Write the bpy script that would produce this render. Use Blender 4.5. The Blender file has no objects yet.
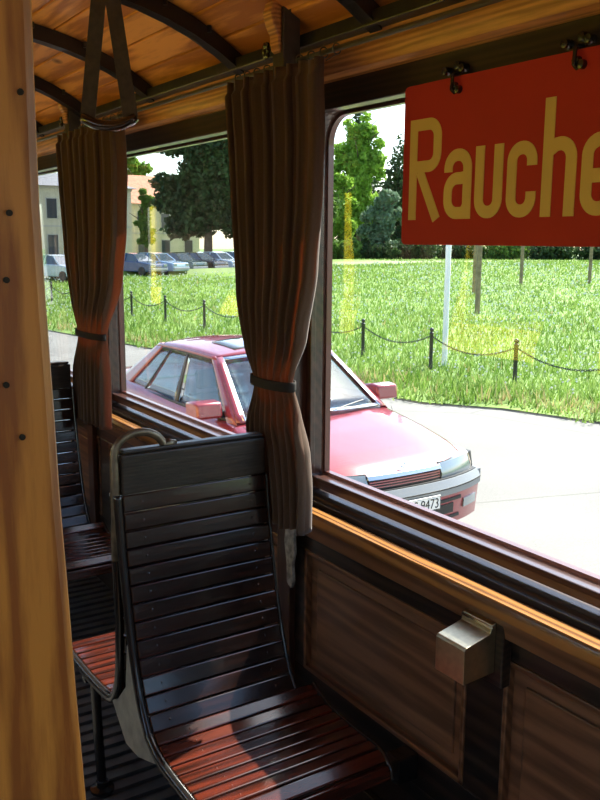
import bpy, math, random
import numpy as np
from mathutils import Vector, Matrix
random.seed(7); rng = np.random.default_rng(7)
SC = bpy.context.scene
COL = SC.collection
PI = math.pi
R = math.radians

# ------------------------------------------------------------------ camera, sky, sun, exposure
cd = bpy.data.cameras.new('camera'); cam = bpy.data.objects.new('camera', cd); COL.objects.link(cam)
yaw, pitch, roll = R(32.86), R(10.4), R(0.4)
Fv = Vector((math.sin(yaw)*math.cos(pitch), math.cos(yaw)*math.cos(pitch), -math.sin(pitch)))
Rv = Vector((math.cos(yaw), -math.sin(yaw), 0)); Uv = Rv.cross(Fv)
R2 = Rv*math.cos(roll)+Uv*math.sin(roll); U2 = -Rv*math.sin(roll)+Uv*math.cos(roll)
m = Matrix((R2, U2, -Fv)).transposed().to_4x4(); m.translation = (0, 0, 1.6)
cam.matrix_world = m
cd.sensor_fit = 'VERTICAL'; cd.sensor_height = 24; cd.lens = 24*870/800
cd.clip_start = .02; cd.clip_end = 600
SC.camera = cam
SC.view_settings.view_transform = 'Standard'; SC.view_settings.look = 'None'
SC.view_settings.exposure = 0.68; SC.view_settings.gamma = 1.0; SC.view_settings.use_curve_mapping = False
SC.cycles.use_denoising = True
SC.cycles.max_bounces = 10; SC.cycles.transparent_max_bounces = 24; SC.cycles.diffuse_bounces = 5
SC.cycles.sample_clamp_indirect = 8

SUN_DIR = Vector((-1.0, -.25, -1.17)).normalized()
w = bpy.data.worlds.new('sky'); SC.world = w; w.use_nodes = True
nt = w.node_tree; bg = nt.nodes['Background']
sky = nt.nodes.new('ShaderNodeTexSky'); sky.sky_type = 'NISHITA'; sky.sun_disc = False
sky.sun_elevation = R(48); sky.sun_rotation = math.atan2(1, .34); sky.air_density = 1.0; sky.dust_density = 1.2
nt.links.new(sky.outputs[0], bg.inputs[0]); bg.inputs[1].default_value = .30
sd = bpy.data.lights.new('sun', 'SUN'); sd.energy = 11.0; sd.angle = R(.6); sd.color = (1, .95, .86)
sun = bpy.data.objects.new('sun', sd); COL.objects.link(sun)
sun.rotation_euler = SUN_DIR.to_track_quat('-Z', 'Y').to_euler()

# ------------------------------------------------------------------ materials
def newmat(name):
    M = bpy.data.materials.new(name); M.use_nodes = True
    return M, M.node_tree, M.node_tree.nodes['Principled BSDF']
def mat(name, col, rough=.5, metal=0, coat=0, noise=0, nscale=20, bump=0, spec=None, emit=None):
    M, t, b = newmat(name)
    b.inputs['Base Color'].default_value = (*col, 1); b.inputs['Roughness'].default_value = rough
    b.inputs['Metallic'].default_value = metal; b.inputs['Coat Weight'].default_value = coat
    if spec is not None: b.inputs['Specular IOR Level'].default_value = spec
    if emit: b.inputs['Emission Color'].default_value = (*emit[0], 1); b.inputs['Emission Strength'].default_value = emit[1]
    tc = t.nodes.new('ShaderNodeTexCoord')
    n = t.nodes.new('ShaderNodeTexNoise'); n.inputs['Scale'].default_value = nscale; n.inputs['Detail'].default_value = 5
    t.links.new(tc.outputs['Object'], n.inputs['Vector'])
    if noise:
        r = t.nodes.new('ShaderNodeValToRGB')
        r.color_ramp.elements[0].position = .3; r.color_ramp.elements[1].position = .7
        r.color_ramp.elements[0].color = tuple(c*(1-noise) for c in col)+(1,)
        r.color_ramp.elements[1].color = tuple(min(1, c*(1+noise)) for c in col)+(1,)
        t.links.new(n.outputs['Fac'], r.inputs[0]); t.links.new(r.outputs[0], b.inputs['Base Color'])
    if bump:
        bp = t.nodes.new('ShaderNodeBump'); bp.inputs['Strength'].default_value = bump; bp.inputs['Distance'].default_value = .01
        t.links.new(n.outputs['Fac'], bp.inputs['Height']); t.links.new(bp.outputs[0], b.inputs['Normal'])
    return M
def wood(name, c1, c2, axis=1, rough=.4, coat=.3, grain=9, stretch=14, rings=.5, bump=.1, knots=False, spread=None):
    """long grain along the given axis (0 x, 1 y, 2 z): stretched noise plus ring bands"""
    M, t, b = newmat(name)
    tc = t.nodes.new('ShaderNodeTexCoord'); mp = t.nodes.new('ShaderNodeMapping')
    s = [grain]*3; s[axis] = grain/stretch; mp.inputs['Scale'].default_value = s
    t.links.new(tc.outputs['Object'], mp.inputs['Vector'])
    n = t.nodes.new('ShaderNodeTexNoise'); n.inputs['Scale'].default_value = 4; n.inputs['Detail'].default_value = 8; n.inputs['Roughness'].default_value = .65
    t.links.new(mp.outputs[0], n.inputs['Vector'])
    wv = t.nodes.new('ShaderNodeTexWave'); wv.wave_type = 'RINGS'; wv.rings_direction = 'XYZ'[axis]
    wv.inputs['Scale'].default_value = 1.2; wv.inputs['Distortion'].default_value = 7; wv.inputs['Detail'].default_value = 3; wv.inputs['Detail Scale'].default_value = .8
    t.links.new(mp.outputs[0], wv.inputs['Vector'])
    mx = t.nodes.new('ShaderNodeMix'); mx.inputs[0].default_value = rings
    t.links.new(n.outputs['Fac'], mx.inputs[2]); t.links.new(wv.outputs['Fac'], mx.inputs[3])
    r = t.nodes.new('ShaderNodeValToRGB'); r.color_ramp.elements[0].position = .34; r.color_ramp.elements[1].position = .66
    r.color_ramp.elements[0].color = (*c1, 1); r.color_ramp.elements[1].color = (*c2, 1)
    t.links.new(mx.outputs[0], r.inputs[0])
    last = r.outputs[0]
    if knots:
        v = t.nodes.new('ShaderNodeTexVoronoi'); v.inputs['Scale'].default_value = 1.0; v.inputs['Randomness'].default_value = 1
        mk = t.nodes.new('ShaderNodeMapping'); sk = [5.5]*3; sk[axis] = 3.2; mk.inputs['Scale'].default_value = sk
        t.links.new(tc.outputs['Object'], mk.inputs['Vector']); t.links.new(mk.outputs[0], v.inputs['Vector'])
        kr = t.nodes.new('ShaderNodeValToRGB'); kr.color_ramp.elements[0].position = .05; kr.color_ramp.elements[1].position = .13
        kr.color_ramp.elements[0].color = (.25, .18, .14, 1); kr.color_ramp.elements[1].color = (1, 1, 1, 1)
        t.links.new(v.outputs['Distance'], kr.inputs[0])
        mm = t.nodes.new('ShaderNodeMix'); mm.data_type = 'RGBA'; mm.blend_type = 'MULTIPLY'; mm.inputs[0].default_value = 1
        t.links.new(last, mm.inputs[6]); t.links.new(kr.outputs[0], mm.inputs[7]); last = mm.outputs[2]
    t.links.new(last, b.inputs['Base Color'])
    b.inputs['Roughness'].default_value = rough; b.inputs['Coat Weight'].default_value = coat; b.inputs['Coat Roughness'].default_value = .12
    bp = t.nodes.new('ShaderNodeBump'); bp.inputs['Strength'].default_value = bump; bp.inputs['Distance'].default_value = .004
    t.links.new(n.outputs['Fac'], bp.inputs['Height']); t.links.new(bp.outputs[0], b.inputs['Normal'])
    return M
def glass(name, tint=(.96, .98, .97), f0=.05, rough=0.0):
    M, t, b = newmat(name); t.nodes.remove(b); out = t.nodes['Material Output']
    tr = t.nodes.new('ShaderNodeBsdfTransparent'); tr.inputs[0].default_value = (*tint, 1)
    gl = t.nodes.new('ShaderNodeBsdfGlossy'); gl.inputs['Roughness'].default_value = rough
    lw = t.nodes.new('ShaderNodeLayerWeight'); lw.inputs[0].default_value = .5
    p = t.nodes.new('ShaderNodeMath'); p.operation = 'POWER'; p.inputs[1].default_value = 5
    t.links.new(lw.outputs['Facing'], p.inputs[0])
    q = t.nodes.new('ShaderNodeMath'); q.operation = 'MULTIPLY_ADD'; q.inputs[1].default_value = 1-f0; q.inputs[2].default_value = f0
    t.links.new(p.outputs[0], q.inputs[0])
    mx = t.nodes.new('ShaderNodeMixShader'); t.links.new(q.outputs[0], mx.inputs[0])
    t.links.new(tr.outputs[0], mx.inputs[1]); t.links.new(gl.outputs[0], mx.inputs[2]); t.links.new(mx.outputs[0], out.inputs[0])
    return M
def leafy(name, c1, c2, trans=.35):
    M, t, b = newmat(name); out = t.nodes['Material Output']
    tc = t.nodes.new('ShaderNodeTexCoord'); n = t.nodes.new('ShaderNodeTexNoise'); n.inputs['Scale'].default_value = .9; n.inputs['Detail'].default_value = 6
    t.links.new(tc.outputs['Object'], n.inputs['Vector'])
    r = t.nodes.new('ShaderNodeValToRGB'); r.color_ramp.elements[0].position = .35; r.color_ramp.elements[1].position = .65
    r.color_ramp.elements[0].color = (*c1, 1); r.color_ramp.elements[1].color = (*c2, 1)
    t.links.new(n.outputs['Fac'], r.inputs[0]); t.links.new(r.outputs[0], b.inputs['Base Color']); b.inputs['Roughness'].default_value = .6
    b.inputs['Specular IOR Level'].default_value = .2
    tl = t.nodes.new('ShaderNodeBsdfTranslucent'); t.links.new(r.outputs[0], tl.inputs[0])
    mx = t.nodes.new('ShaderNodeMixShader'); mx.inputs[0].default_value = trans
    t.links.new(b.outputs[0], mx.inputs[1]); t.links.new(tl.outputs[0], mx.inputs[2]); t.links.new(mx.outputs[0], out.inputs[0])
    return M

PINE = wood('pine_boards', (.48, .150, .030), (.86, .35, .085), 1, .5, .1, 16, 9, .4, .15, knots=True)
PINE2 = wood('pine_fascia', (.34, .12, .028), (.68, .29, .08), 1, .45, .15, 24, 16, .25, .1, knots=True)
POSTW = wood('varnished_ash', (.27, .075, .008), (.56, .215, .032), 2, .45, .05, 34, 10, .35, .15)
SILLW = wood('varnished_oak', (.16, .065, .02), (.40, .18, .05), 1, .25, .6, 14, 14, .4, .15)
PANEL = wood('walnut_panel', (.13, .060, .030), (.26, .125, .065), 1, .4, .25, 12, 12, .3, .08)
MOULD = wood('brown_moulding', (.12, .05, .022), (.22, .10, .045), 1, .35, .4, 14, 12, .4, .08)
DARK = wood('dark_stained_wood', (.010, .007, .005), (.035, .020, .013), 1, .35, .3, 16, 12, .4, .12)
SASH = wood('mahogany_sash', (.032, .012, .008), (.085, .032, .020), 1, .3, .5, 8, 12, .15, .05)
SASHV = wood('mahogany_jamb', (.035, .013, .008), (.09, .034, .020), 2, .35, .4, 8, 12, .15, .05)
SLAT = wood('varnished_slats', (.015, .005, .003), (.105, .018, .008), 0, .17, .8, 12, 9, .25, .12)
SLATB = wood('dark_varnished_slats', (.009, .005, .004), (.030, .011, .007), 0, .2, .8, 14, 9, .25, .12)  # backs share the seat varnish; their shade is darkened into this colour
TOPB = wood('worn_top_board', (.016, .012, .009), (.050, .037, .027), 0, .42, .2, 30, 7, .1, .25)
RIBM = mat('black_painted_steel', (.012, .011, .010), .4, 0, .2, .3, 30, .15)
FLOORM = mat('worn_grey_floor', (.085, .078, .07), .6, 0, 0, .35, 12, .2)
BRONZE = mat('worn_bronze', (.21, .17, .12), .42, .75, 0, .3, 40, .1)
CASTM = mat('painted_cast_iron', (.012, .011, .010), .25, .0, .6, .3, 30, .1)
BAREM = mat('bare_grey_metal', (.34, .34, .29), .45, .5, 0, .25, 25, .1)
BRASS = mat('nickel_brass', (.62, .55, .38), .28, 1, 0, .1, 60, .03)
RODM = mat('grey_steel_rod', (.16, .14, .11), .4, .8)
LEATH = mat('dark_leather', (.050, .034, .022), .6, 0, 0, .35, 60, .3)
GRIPM = mat('black_varnish_grip', (.03, .015, .010), .2, 0, .8)
REDM = mat('red_enamel', (.46, .026, .018), .6, 0, .0, .06, 6, .02, spec=.3)
YELL = mat('pale_yellow_lettering', (.72, .50, .13), .4, 0, .1, .04, 10)
PEEL = mat('flaking_grey_paint', (.34, .33, .30), .7, 0, 0, .6, 45, .5)
GLASS = glass('window_glass')
CREAM = mat('cream_yellow_tram_paint', (.75, .55, .20), .35, 0, .4)

def cloth():
    M, t, b = newmat('brown_curtain_cloth'); out = t.nodes['Material Output']
    tc = t.nodes.new('ShaderNodeTexCoord'); n = t.nodes.new('ShaderNodeTexNoise'); n.inputs['Scale'].default_value = 260; n.inputs['Detail'].default_value = 2
    t.links.new(tc.outputs['Object'], n.inputs['Vector'])
    r = t.nodes.new('ShaderNodeValToRGB'); r.color_ramp.elements[0].color = (.085, .052, .032, 1); r.color_ramp.elements[1].color = (.17, .105, .066, 1)
    t.links.new(n.outputs['Fac'], r.inputs[0]); t.links.new(r.outputs[0], b.inputs['Base Color'])
    b.inputs['Roughness'].default_value = .9; b.inputs['Sheen Weight'].default_value = .25; b.inputs['Specular IOR Level'].default_value = .1
    tl = t.nodes.new('ShaderNodeBsdfTranslucent'); tl.inputs[0].default_value = (.48, .17, .045, 1)
    mx = t.nodes.new('ShaderNodeMixShader'); mx.inputs[0].default_value = .28
    t.links.new(b.outputs[0], mx.inputs[1]); t.links.new(tl.outputs[0], mx.inputs[2]); t.links.new(mx.outputs[0], out.inputs[0])
    return M
CLOTH = cloth()

# ------------------------------------------------------------------ mesh helpers
class MB:
    def __init__(s): s.v = []; s.f = []; s.mi = []; s.cur = 0
    def add(s, vs, fs):
        o = len(s.v); s.v += [tuple(p) for p in vs]; s.f += [tuple(i+o for i in f) for f in fs]; s.mi += [s.cur]*len(fs)
    def box(s, x0, x1, y0, y1, z0, z1):
        s.add([(x0,y0,z0),(x1,y0,z0),(x1,y1,z0),(x0,y1,z0),(x0,y0,z1),(x1,y0,z1),(x1,y1,z1),(x0,y1,z1)],
              [(0,3,2,1),(4,5,6,7),(0,1,5,4),(1,2,6,5),(2,3,7,6),(3,0,4,7)])
    def obox(s, c, u, v, n, a, b, d):
        """box centred c with half sizes a,b,d along unit vectors u,v,n"""
        c, u, v, n = Vector(c), Vector(u), Vector(v), Vector(n)
        P = [c+u*(i*a)+v*(j*b)+n*(k*d) for k in (-1,1) for i,j in ((-1,-1),(1,-1),(1,1),(-1,1))]
        s.add(P, [(0,3,2,1),(4,5,6,7),(0,1,5,4),(1,2,6,5),(2,3,7,6),(3,0,4,7)])
    def prism(s, poly, a0, a1, axis):
        """polygon (p,q) extruded along axis; axis 0: (y,z), axis 1: (x,z), axis 2: (x,y)"""
        n = len(poly)
        def P(p, a): return [(a,p[0],p[1]),(p[0],a,p[1]),(p[0],p[1],a)][axis]
        s.add([P(p,a0) for p in poly]+[P(p,a1) for p in poly],
              [tuple(range(n))[::-1], tuple(range(n,2*n))]+[(i,(i+1)%n,n+(i+1)%n,n+i) for i in range(n)])
    def tube(s, pts, r, seg=8, flat=1.0, cap=True, up=None):
        pts = [Vector(p) for p in pts]; n = len(pts); rs = r if isinstance(r, (list,tuple)) else [r]*n
        o = []; prev = None
        for i, p in enumerate(pts):
            t = (pts[min(i+1,n-1)]-pts[max(i-1,0)]).normalized()
            if prev is None:
                a = Vector(up) if up else (Vector((0,0,1)) if abs(t.z) < .9 else Vector((1,0,0)))
            else: a = prev
            a = (a - t*a.dot(t)).normalized(); prev = a; b = t.cross(a)
            o.append([p + a*(rs[i]*math.cos(k*2*PI/seg)) + b*(rs[i]*flat*math.sin(k*2*PI/seg)) for k in range(seg)])
        fs = [(i*seg+k, i*seg+(k+1)%seg, (i+1)*seg+(k+1)%seg, (i+1)*seg+k) for i in range(n-1) for k in range(seg)]
        if cap: fs += [tuple(range(seg))[::-1], tuple((n-1)*seg+k for k in range(seg))]
        s.add([q for ring in o for q in ring], fs)
    def lathe(s, prof, seg=16, c=(0,0,0), axis=2):
        vs = []
        for r, h in prof:
            for k in range(seg):
                a = 2*PI*k/seg; p = [r*math.cos(a), r*math.sin(a), h]
                if axis == 0: p = [h, p[0], p[1]]
                if axis == 1: p = [p[0], h, p[1]]
                vs.append((p[0]+c[0], p[1]+c[1], p[2]+c[2]))
        n = len(prof)
        s.add(vs, [(i*seg+k, i*seg+(k+1)%seg, (i+1)*seg+(k+1)%seg, (i+1)*seg+k) for i in range(n-1) for k in range(seg)]
              + [tuple(range(seg))[::-1], tuple((n-1)*seg+k for k in range(seg))])
    def grid(s, rows):
        n, k = len(rows), len(rows[0])
        s.add([p for r in rows for p in r], [(i*k+j, i*k+j+1, (i+1)*k+j+1, (i+1)*k+j) for i in range(n-1) for j in range(k-1)])
    def build(s, name, mats, parent=None, smooth=False, bevel=0, solid=0, flip=False):
        me = bpy.data.meshes.new(name); me.from_pydata(s.v, [], s.f)
        if not isinstance(mats, (list,tuple)): mats = [mats]
        for mt in mats: me.materials.append(mt)
        if len(mats) > 1: me.polygons.foreach_set('material_index', s.mi)
        import bmesh
        bm = bmesh.new(); bm.from_mesh(me); bmesh.ops.recalc_face_normals(bm, faces=bm.faces); bm.to_mesh(me); bm.free()
        o = bpy.data.objects.new(name, me); COL.objects.link(o)
        if parent: o.parent = parent
        if smooth:
            for p in me.polygons: p.use_smooth = True
            if smooth == 'auto': me.set_sharp_from_angle(angle=R(38))
        if solid:
            md = o.modifiers.new('solid', 'SOLIDIFY'); md.thickness = solid; md.offset = 0
        if bevel:
            md = o.modifiers.new('bevel', 'BEVEL'); md.width = bevel; md.segments = 2; md.limit_method = 'ANGLE'; md.angle_limit = R(40)
        return o
def tag(o, label=None, cat=None, group=None, kind=None):
    if label: o['label'] = label
    if cat: o['category'] = cat
    if group: o['group'] = group
    if kind: o['kind'] = kind
    return o
def empty(name, loc, rz=0):
    o = bpy.data.objects.new(name, None); COL.objects.link(o); o.location = loc; o.rotation_euler = (0,0,rz)
    o.empty_display_size = .1; return o
def copy_tree(o, parent=None):
    c = o.copy(); COL.objects.link(c)
    if parent: c.parent = parent
    for ch in list(o.children): copy_tree(ch, c)
    return c
def fast_mesh(name, V, F, mats, smooth=False, mi=None, parent=None):
    me = bpy.data.meshes.new(name); V = np.asarray(V, np.float32); F = np.asarray(F, np.int32)
    k = F.shape[1]
    me.vertices.add(len(V)); me.vertices.foreach_set('co', V.ravel())
    me.loops.add(F.size); me.loops.foreach_set('vertex_index', F.ravel())
    me.polygons.add(len(F)); me.polygons.foreach_set('loop_start', np.arange(0, F.size, k, dtype=np.int32))
    try: me.polygons.foreach_set('loop_total', np.full(len(F), k, np.int32))
    except Exception: pass
    for mt in (mats if isinstance(mats, (list,tuple)) else [mats]): me.materials.append(mt)
    if mi is not None: me.polygons.foreach_set('material_index', np.asarray(mi, np.int32))
    me.update(); me.validate()
    o = bpy.data.objects.new(name, me); COL.objects.link(o)
    if parent: o.parent = parent
    return o
def structure(o): o['kind'] = 'structure'; return o
GZ = -.83                                     # ground level outside, the tram floor is z = 0

# ------------------------------------------------------------------ THE TRAM: shell
Y0, Y1 = -2.4, 9.2                            # ends of the body
XL = -.86                                     # inner face of the left wall
b = MB(); b.box(XL, 1.36, Y0, Y1, -.10, -.012)
y = Y0
while y < Y1-.03:
    b.box(XL, 1.34, y, y+.032, -.012, 0); y += .058
structure(b.build('floor', FLOORM))

def zrib(x): return 2.245-.16*min(abs(x-.24), 1.04)**4
b = MB(); x = XL-.03; n = 24; wpl = (1.30-x)/n
for i in range(n):
    xa, xb = x+i*wpl+.0036, x+(i+1)*wpl-.0036
    za, zb = zrib(xa)+.05, zrib(xb)+.05
    b.prism([(xa,za),(xb,zb),(xb,zb+.016),(xa,za+.016)], Y0, Y1, 1)
ceil_ = structure(b.build('ceiling', PINE, bevel=.002))
b = MB()
P = [(XL-.1+i*(1.5-XL+.1)/20) for i in range(21)]
b.prism([(q, zrib(q)+.07) for q in P]+[(q, zrib(q)+.10) for q in P[::-1]], Y0, Y1, 1)
tag(b.build('roof_skin', mat('roof_canvas', (.2,.2,.19), .8), ceil_))
ribY = [1.66+.632*k for k in range(-6, 12)]
for yy in ribY:
    b = MB(); xs = [XL+.0+i*(1.27-XL)/28 for i in range(29)]
    b.prism([(q, zrib(q)) for q in xs]+[(q, zrib(q)+.048) for q in xs[::-1]], yy-.016, yy+.016, 1)
    b.prism([(q, zrib(q)) for q in xs]+[(q, zrib(q)+.006) for q in xs[::-1]], yy-.022, yy+.022, 1)
    for q in (.5, .68, .86, 1.03, 1.16): b.lathe([(.001, zrib(q)+.030), (.007, zrib(q)+.030), (.007, zrib(q)+.048)], 8, (q, yy-.024, 0))
    b.build('rib', RIBM, ceil_)

def boardY(b, x0, x1, z0, z1): b.box(x0, x1, Y0, Y1, z0, z1)
# right wall: panelled dado, sill, pillars, header
WIN = [(-1.08, .47), (.575, 2.12), (2.225, 3.77), (3.875, 5.42), (5.525, 7.07), (7.175, 8.72)]
WINL = [(-1.825,-.28),(-.175,1.37),(1.475,3.02),(3.125,4.67),(4.775,6.32),(6.425,7.97),(8.075,9.05)]
ZB, ZT = .915, 1.95
b = MB()
b.box(1.36, 1.48, Y0, Y1, -.10, .855)           # body below the sill
b.box(1.335, 1.36, Y0, Y1, 0.0, .10)            # skirting
b.box(1.335, 1.36, Y0, Y1, .71, .80)            # dark top rail
b.box(1.335, 1.36, Y0, Y1, .24, .335)           # dark bottom rail
b.box(1.37, 1.47, Y0, Y1, 1.95, 2.30)           # above the windows
yy = -.0
pan = []
PW = .645; st = [1.235 + .80*k for k in range(-4, 10)]
for k, c in enumerate(st):
    b.box(1.335, 1.36, c, c+.115, .335, .71)
    pan.append((c+.115, c+.80))
wr = structure(b.build('wall_right', DARK, bevel=.003))
for (pa, pb) in pan:
    if pb > Y1: continue
    q = MB(); q.box(1.352, 1.362, pa, pb, .335, .71)
    q.box(1.346, 1.356, pa+.05, pb-.05, .385, .66)
    p = q.build('wall_panel', PANEL, wr, bevel=.003)
    q = MB()
    for (a0,a1,z0,z1) in ((pa,pb,.335,.350),(pa,pb,.695,.71),(pa,pa+.013,.335,.71),(pb-.013,pb,.335,.71)): q.box(1.332, 1.354, a0, a1, z0, z1)
    q.build('panel_moulding', MOULD, p, bevel=.003)
b = MB()
for a, c in [(Y0, -1.08)] + [(WIN[i][1], WIN[i+1][0]) for i in range(5)] + [(8.72, Y1)]:
    b.box(1.352, 1.40, a+.012, c-.012, .855, 1.97)
    b.box(1.40, 1.48, a, c, .855, 1.97)
b.build('window_pillars', SASHV, wr, bevel=.004)
b = MB(); b.box(1.48, 1.50, Y0, Y1, -.45, .88); b.box(1.47, 1.50, Y0, Y1, 1.96, 2.2)
b.build('outer_skin', CREAM, wr)
# small varnished posts that stand proud of the pillars below the sill
b = MB()
for yc in (.52, 2.12, 3.82, 5.47, 7.12): b.box(1.312, 1.336, yc-.035, yc+.035, 0.10, .80)
b.build('dado_post', SASHV, wr, bevel=.004)

s = MB()
s.prism([(1.298,.812),(1.300,.838),(1.306,.845),(1.345,.845),(1.352,.838),(1.352,.812)], Y0, Y1, 1)
sill = structure(s.build('trim_1', SILLW, smooth='auto'))
s = MB(); s.prism([(1.312,.765),(1.304,.812),(1.36,.812),(1.36,.765)], Y0, Y1, 1)
structure(s.build('trim_2', MOULD, bevel=.003))
s = MB(); s.prism([(1.368,.80),(1.368,.852),(1.376,.862),(1.402,.862),(1.402,.80)], Y0, Y1, 1)
structure(s.build('trim_3', DARK, bevel=.003))
# header, cove board and black cornice
s = MB(); s.box(1.345, 1.372, Y0, Y1, 1.937, 2.03)
structure(s.build('trim_4', DARK, bevel=.003))
s = MB(); s.prism([(1.285,2.095),(1.290,2.03),(1.300,2.008),(1.316,2.002),(1.352,2.002),(1.352,2.15),(1.285,2.15)], Y0, Y1, 1)
structure(s.build('trim_5', PINE2, smooth='auto'))
s = MB(); s.box(1.245, 1.285, Y0, Y1, 2.074, 2.106)
structure(s.build('trim_6', RIBM, bevel=.003))

# windows with round upper corners
def window(n, ya, yb, side=1):
    f = MB(); X0, X1 = 1.402, 1.452
    if side < 0: X0, X1 = XL-.095, XL-.045
    r = .085; t = .018
    def outline(inset, rr, k=7):
        a, c, z0, z1 = ya+inset, yb-inset, ZB-.022+inset, ZT+.012-inset
        pts = [(a, z0), (c, z0)]
        for i in range(k+1): an = i/k*PI/2; pts.append((c-rr+rr*math.cos(an), z1-rr+rr*math.sin(an)))
        for i in range(k+1): an = PI/2+i/k*PI/2; pts.append((a+rr+rr*math.cos(an), z1-rr+rr*math.sin(an)))
        return pts
    def ring(o, i, xa, xb, m):
        n_ = len(o)
        vs = [(xa,)+p for p in o]+[(xa,)+p for p in i]+[(xb,)+p for p in o]+[(xb,)+p for p in i]
        fs = []
        for q in range(n_):
            w_ = (q+1) % n_
            fs += [(q,w_,n_+w_,n_+q),(2*n_+q,3*n_+q,3*n_+w_,2*n_+w_),(q,2*n_+q,2*n_+w_,w_),(n_+q,n_+w_,3*n_+w_,3*n_+q)]
        m.add(vs, fs)
    sq = [(ya-.0, ZB-.04), (yb+.0, ZB-.04)]+[(yb, ZT+.03)]*8+[(ya, ZT+.03)]*8
    ring(sq, outline(.012, r), X0, X1, f)
    ring(outline(.004, r+.008), outline(t, r-.006), X0-.008, X0+.01, f)
    fr = structure(f.build('window_%d' % n, SASH, bevel=.002))
    g = MB(); xm = X0+.034 if side > 0 else X0+.016
    o = outline(.014, r-.002)
    vs = [(xm-.0015,)+p for p in o]; k = len(o)
    g.add(vs+[(xm+.0015,)+p for p in o], [tuple(range(k)), tuple(range(k,2*k))]+[(i,(i+1)%k,k+(i+1)%k,k+i) for i in range(k)])
    g.build('pane', GLASS, fr)
    e = MB(); ring(outline(.012, r), outline(.022, r-.01), X1-.006, X1+.012, e)
    e.build('outer_bead', mat('dark_red_bead', (.10,.03,.02), .3, 0, .5), fr)
k = 1
for (a, c) in WIN: window(k, a, c); k += 1
for (a, c) in WINL: window(k, a, c, -1); k += 1

# left wall, opposite the seats (seen only in reflections and from other positions)
b = MB()
b.box(XL-.12, XL, Y0, Y1, -.10, .90); b.box(XL-.12, XL, Y0, Y1, 1.95, 2.30)
for a, c in [(Y0, -1.825)] + [(WINL[i][1], WINL[i+1][0]) for i in range(6)] + [(9.05, Y1)]: b.box(XL-.12, XL, a, c, .90, 1.95)
wl = structure(b.build('wall_left', MOULD))
# far end wall, with a doorway opening, and the partition behind the platform in which the camera stands
b = MB()
b.box(XL, -.05, Y1-.06, Y1, 0, 2.3); b.box(.60, 1.36, Y1-.06, Y1, 0, 2.3); b.box(-.05, .6, Y1-.06, Y1, 1.95, 2.3)
structure(b.build('wall_far', PANEL))
b = MB()                                     # driver's end, unseen behind the camera, added to cut the fill light
b.box(XL, 1.36, Y0, Y0+.05, 0, 1.05); b.box(XL, 1.36, Y0, Y0+.05, 1.90, 2.3)
for xa in (XL, -.22, .60, 1.26): b.box(xa, xa+.12, Y0, Y0+.05, 1.05, 1.90)
we = structure(b.build('wall_front', MOULD))
b = MB(); b.box(XL+.1, 1.28, Y0+.02, Y0+.026, 1.05, 1.90); b.build('windscreen_pane', GLASS, we)
b = MB(); b.box(XL, .02, .50, .54, 0, 2.3); b.box(.02, 1.24, .50, .54, 2.07, 2.3)
b.box(1.235, 1.298, .50, .54, 0, .80)
structure(b.build('wall_partition', POSTW))
# the door post close to the camera, gently waisted
ed = [(0.0, 0.1549), (1.267, 0.1509), (1.34, 0.1476), (1.396, 0.1457), (1.456, 0.1431), (1.513, 0.1419), (1.568, 0.1403), (1.62, 0.1392), (1.67, 0.1395), (1.718, 0.14), (2.2, 0.14200000000000002)]
EDGE = ed
b = MB(); b.prism([(x_, z_) for z_, x_ in EDGE]+[(-.06, 2.2), (-.06, 0.0)], .500-.035, .500, 1)
dp = structure(b.build('door_1', POSTW, bevel=.006))
s = MB()
for (x_, z_) in ((0.1217, 1.6128), (0.1184, 1.5787), (0.1154, 1.5238), (0.1223, 1.4948), (0.1303, 1.6729)): s.lathe([(.0001,0),(.0017,0),(.0017,-.0012),(.0001,-.0012)], 10, (x_, .465, z_), 1)
s.build('screw_heads', mat('dark_screw', (.02,.015,.01), .5, .6), dp)

# ------------------------------------------------------------------ benches
def path_pts(P, step):
    P = [Vector((0,)+p) for p in P]; out = []; acc = 0; i = 0; d = step/2; total = sum((P[j+1]-P[j]).length for j in range(len(P)-1))
    n_s = max(1, round(total/step)); step = total/n_s; d = step/2
    while d < total:
        a = 0
        for j in range(len(P)-1):
            l = (P[j+1]-P[j]).length
            if a+l >= d:
                t = (P[j+1]-P[j]).normalized(); out.append((P[j]+t*(d-a), t)); break
            a += l
        d += step
    return out
def smooth_path(P, it=2):
    for _ in range(it):
        Q = [P[0]]
        for a, c in zip(P[:-1], P[1:]):
            Q += [(a[0]*.75+c[0]*.25, a[1]*.75+c[1]*.25), (a[0]*.25+c[0]*.75, a[1]*.25+c[1]*.75)]
        P = Q+[P[-1]]
    return P
BX0, BX1, SX1 = .745, 1.148, 1.205
def slats(P, step, name, parent, x0=BX0, x1=BX1, th=.009, mt=None):
    b = MB()
    for c, t in path_pts(P, step):
        n_ = Vector((1,0,0)).cross(t)
        b.obox(((x0+x1)/2, c.y, c.z), (1,0,0), t, n_, (x1-x0)/2, step/2-.0022, th)
        if name == 'backrest':
            for xx in (x0+.05, x1-.05): b.obox((xx, c.y, c.z), (1,0,0), t, n_, .004, .004, th+.0015)
        else:
            for xx in (x0+.09, x1-.09): b.obox((xx, c.y, c.z), (1,0,0), t, n_, .004, .004, th+.001)
    return b.build(name, mt or SLAT, parent, bevel=.0035)
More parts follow.
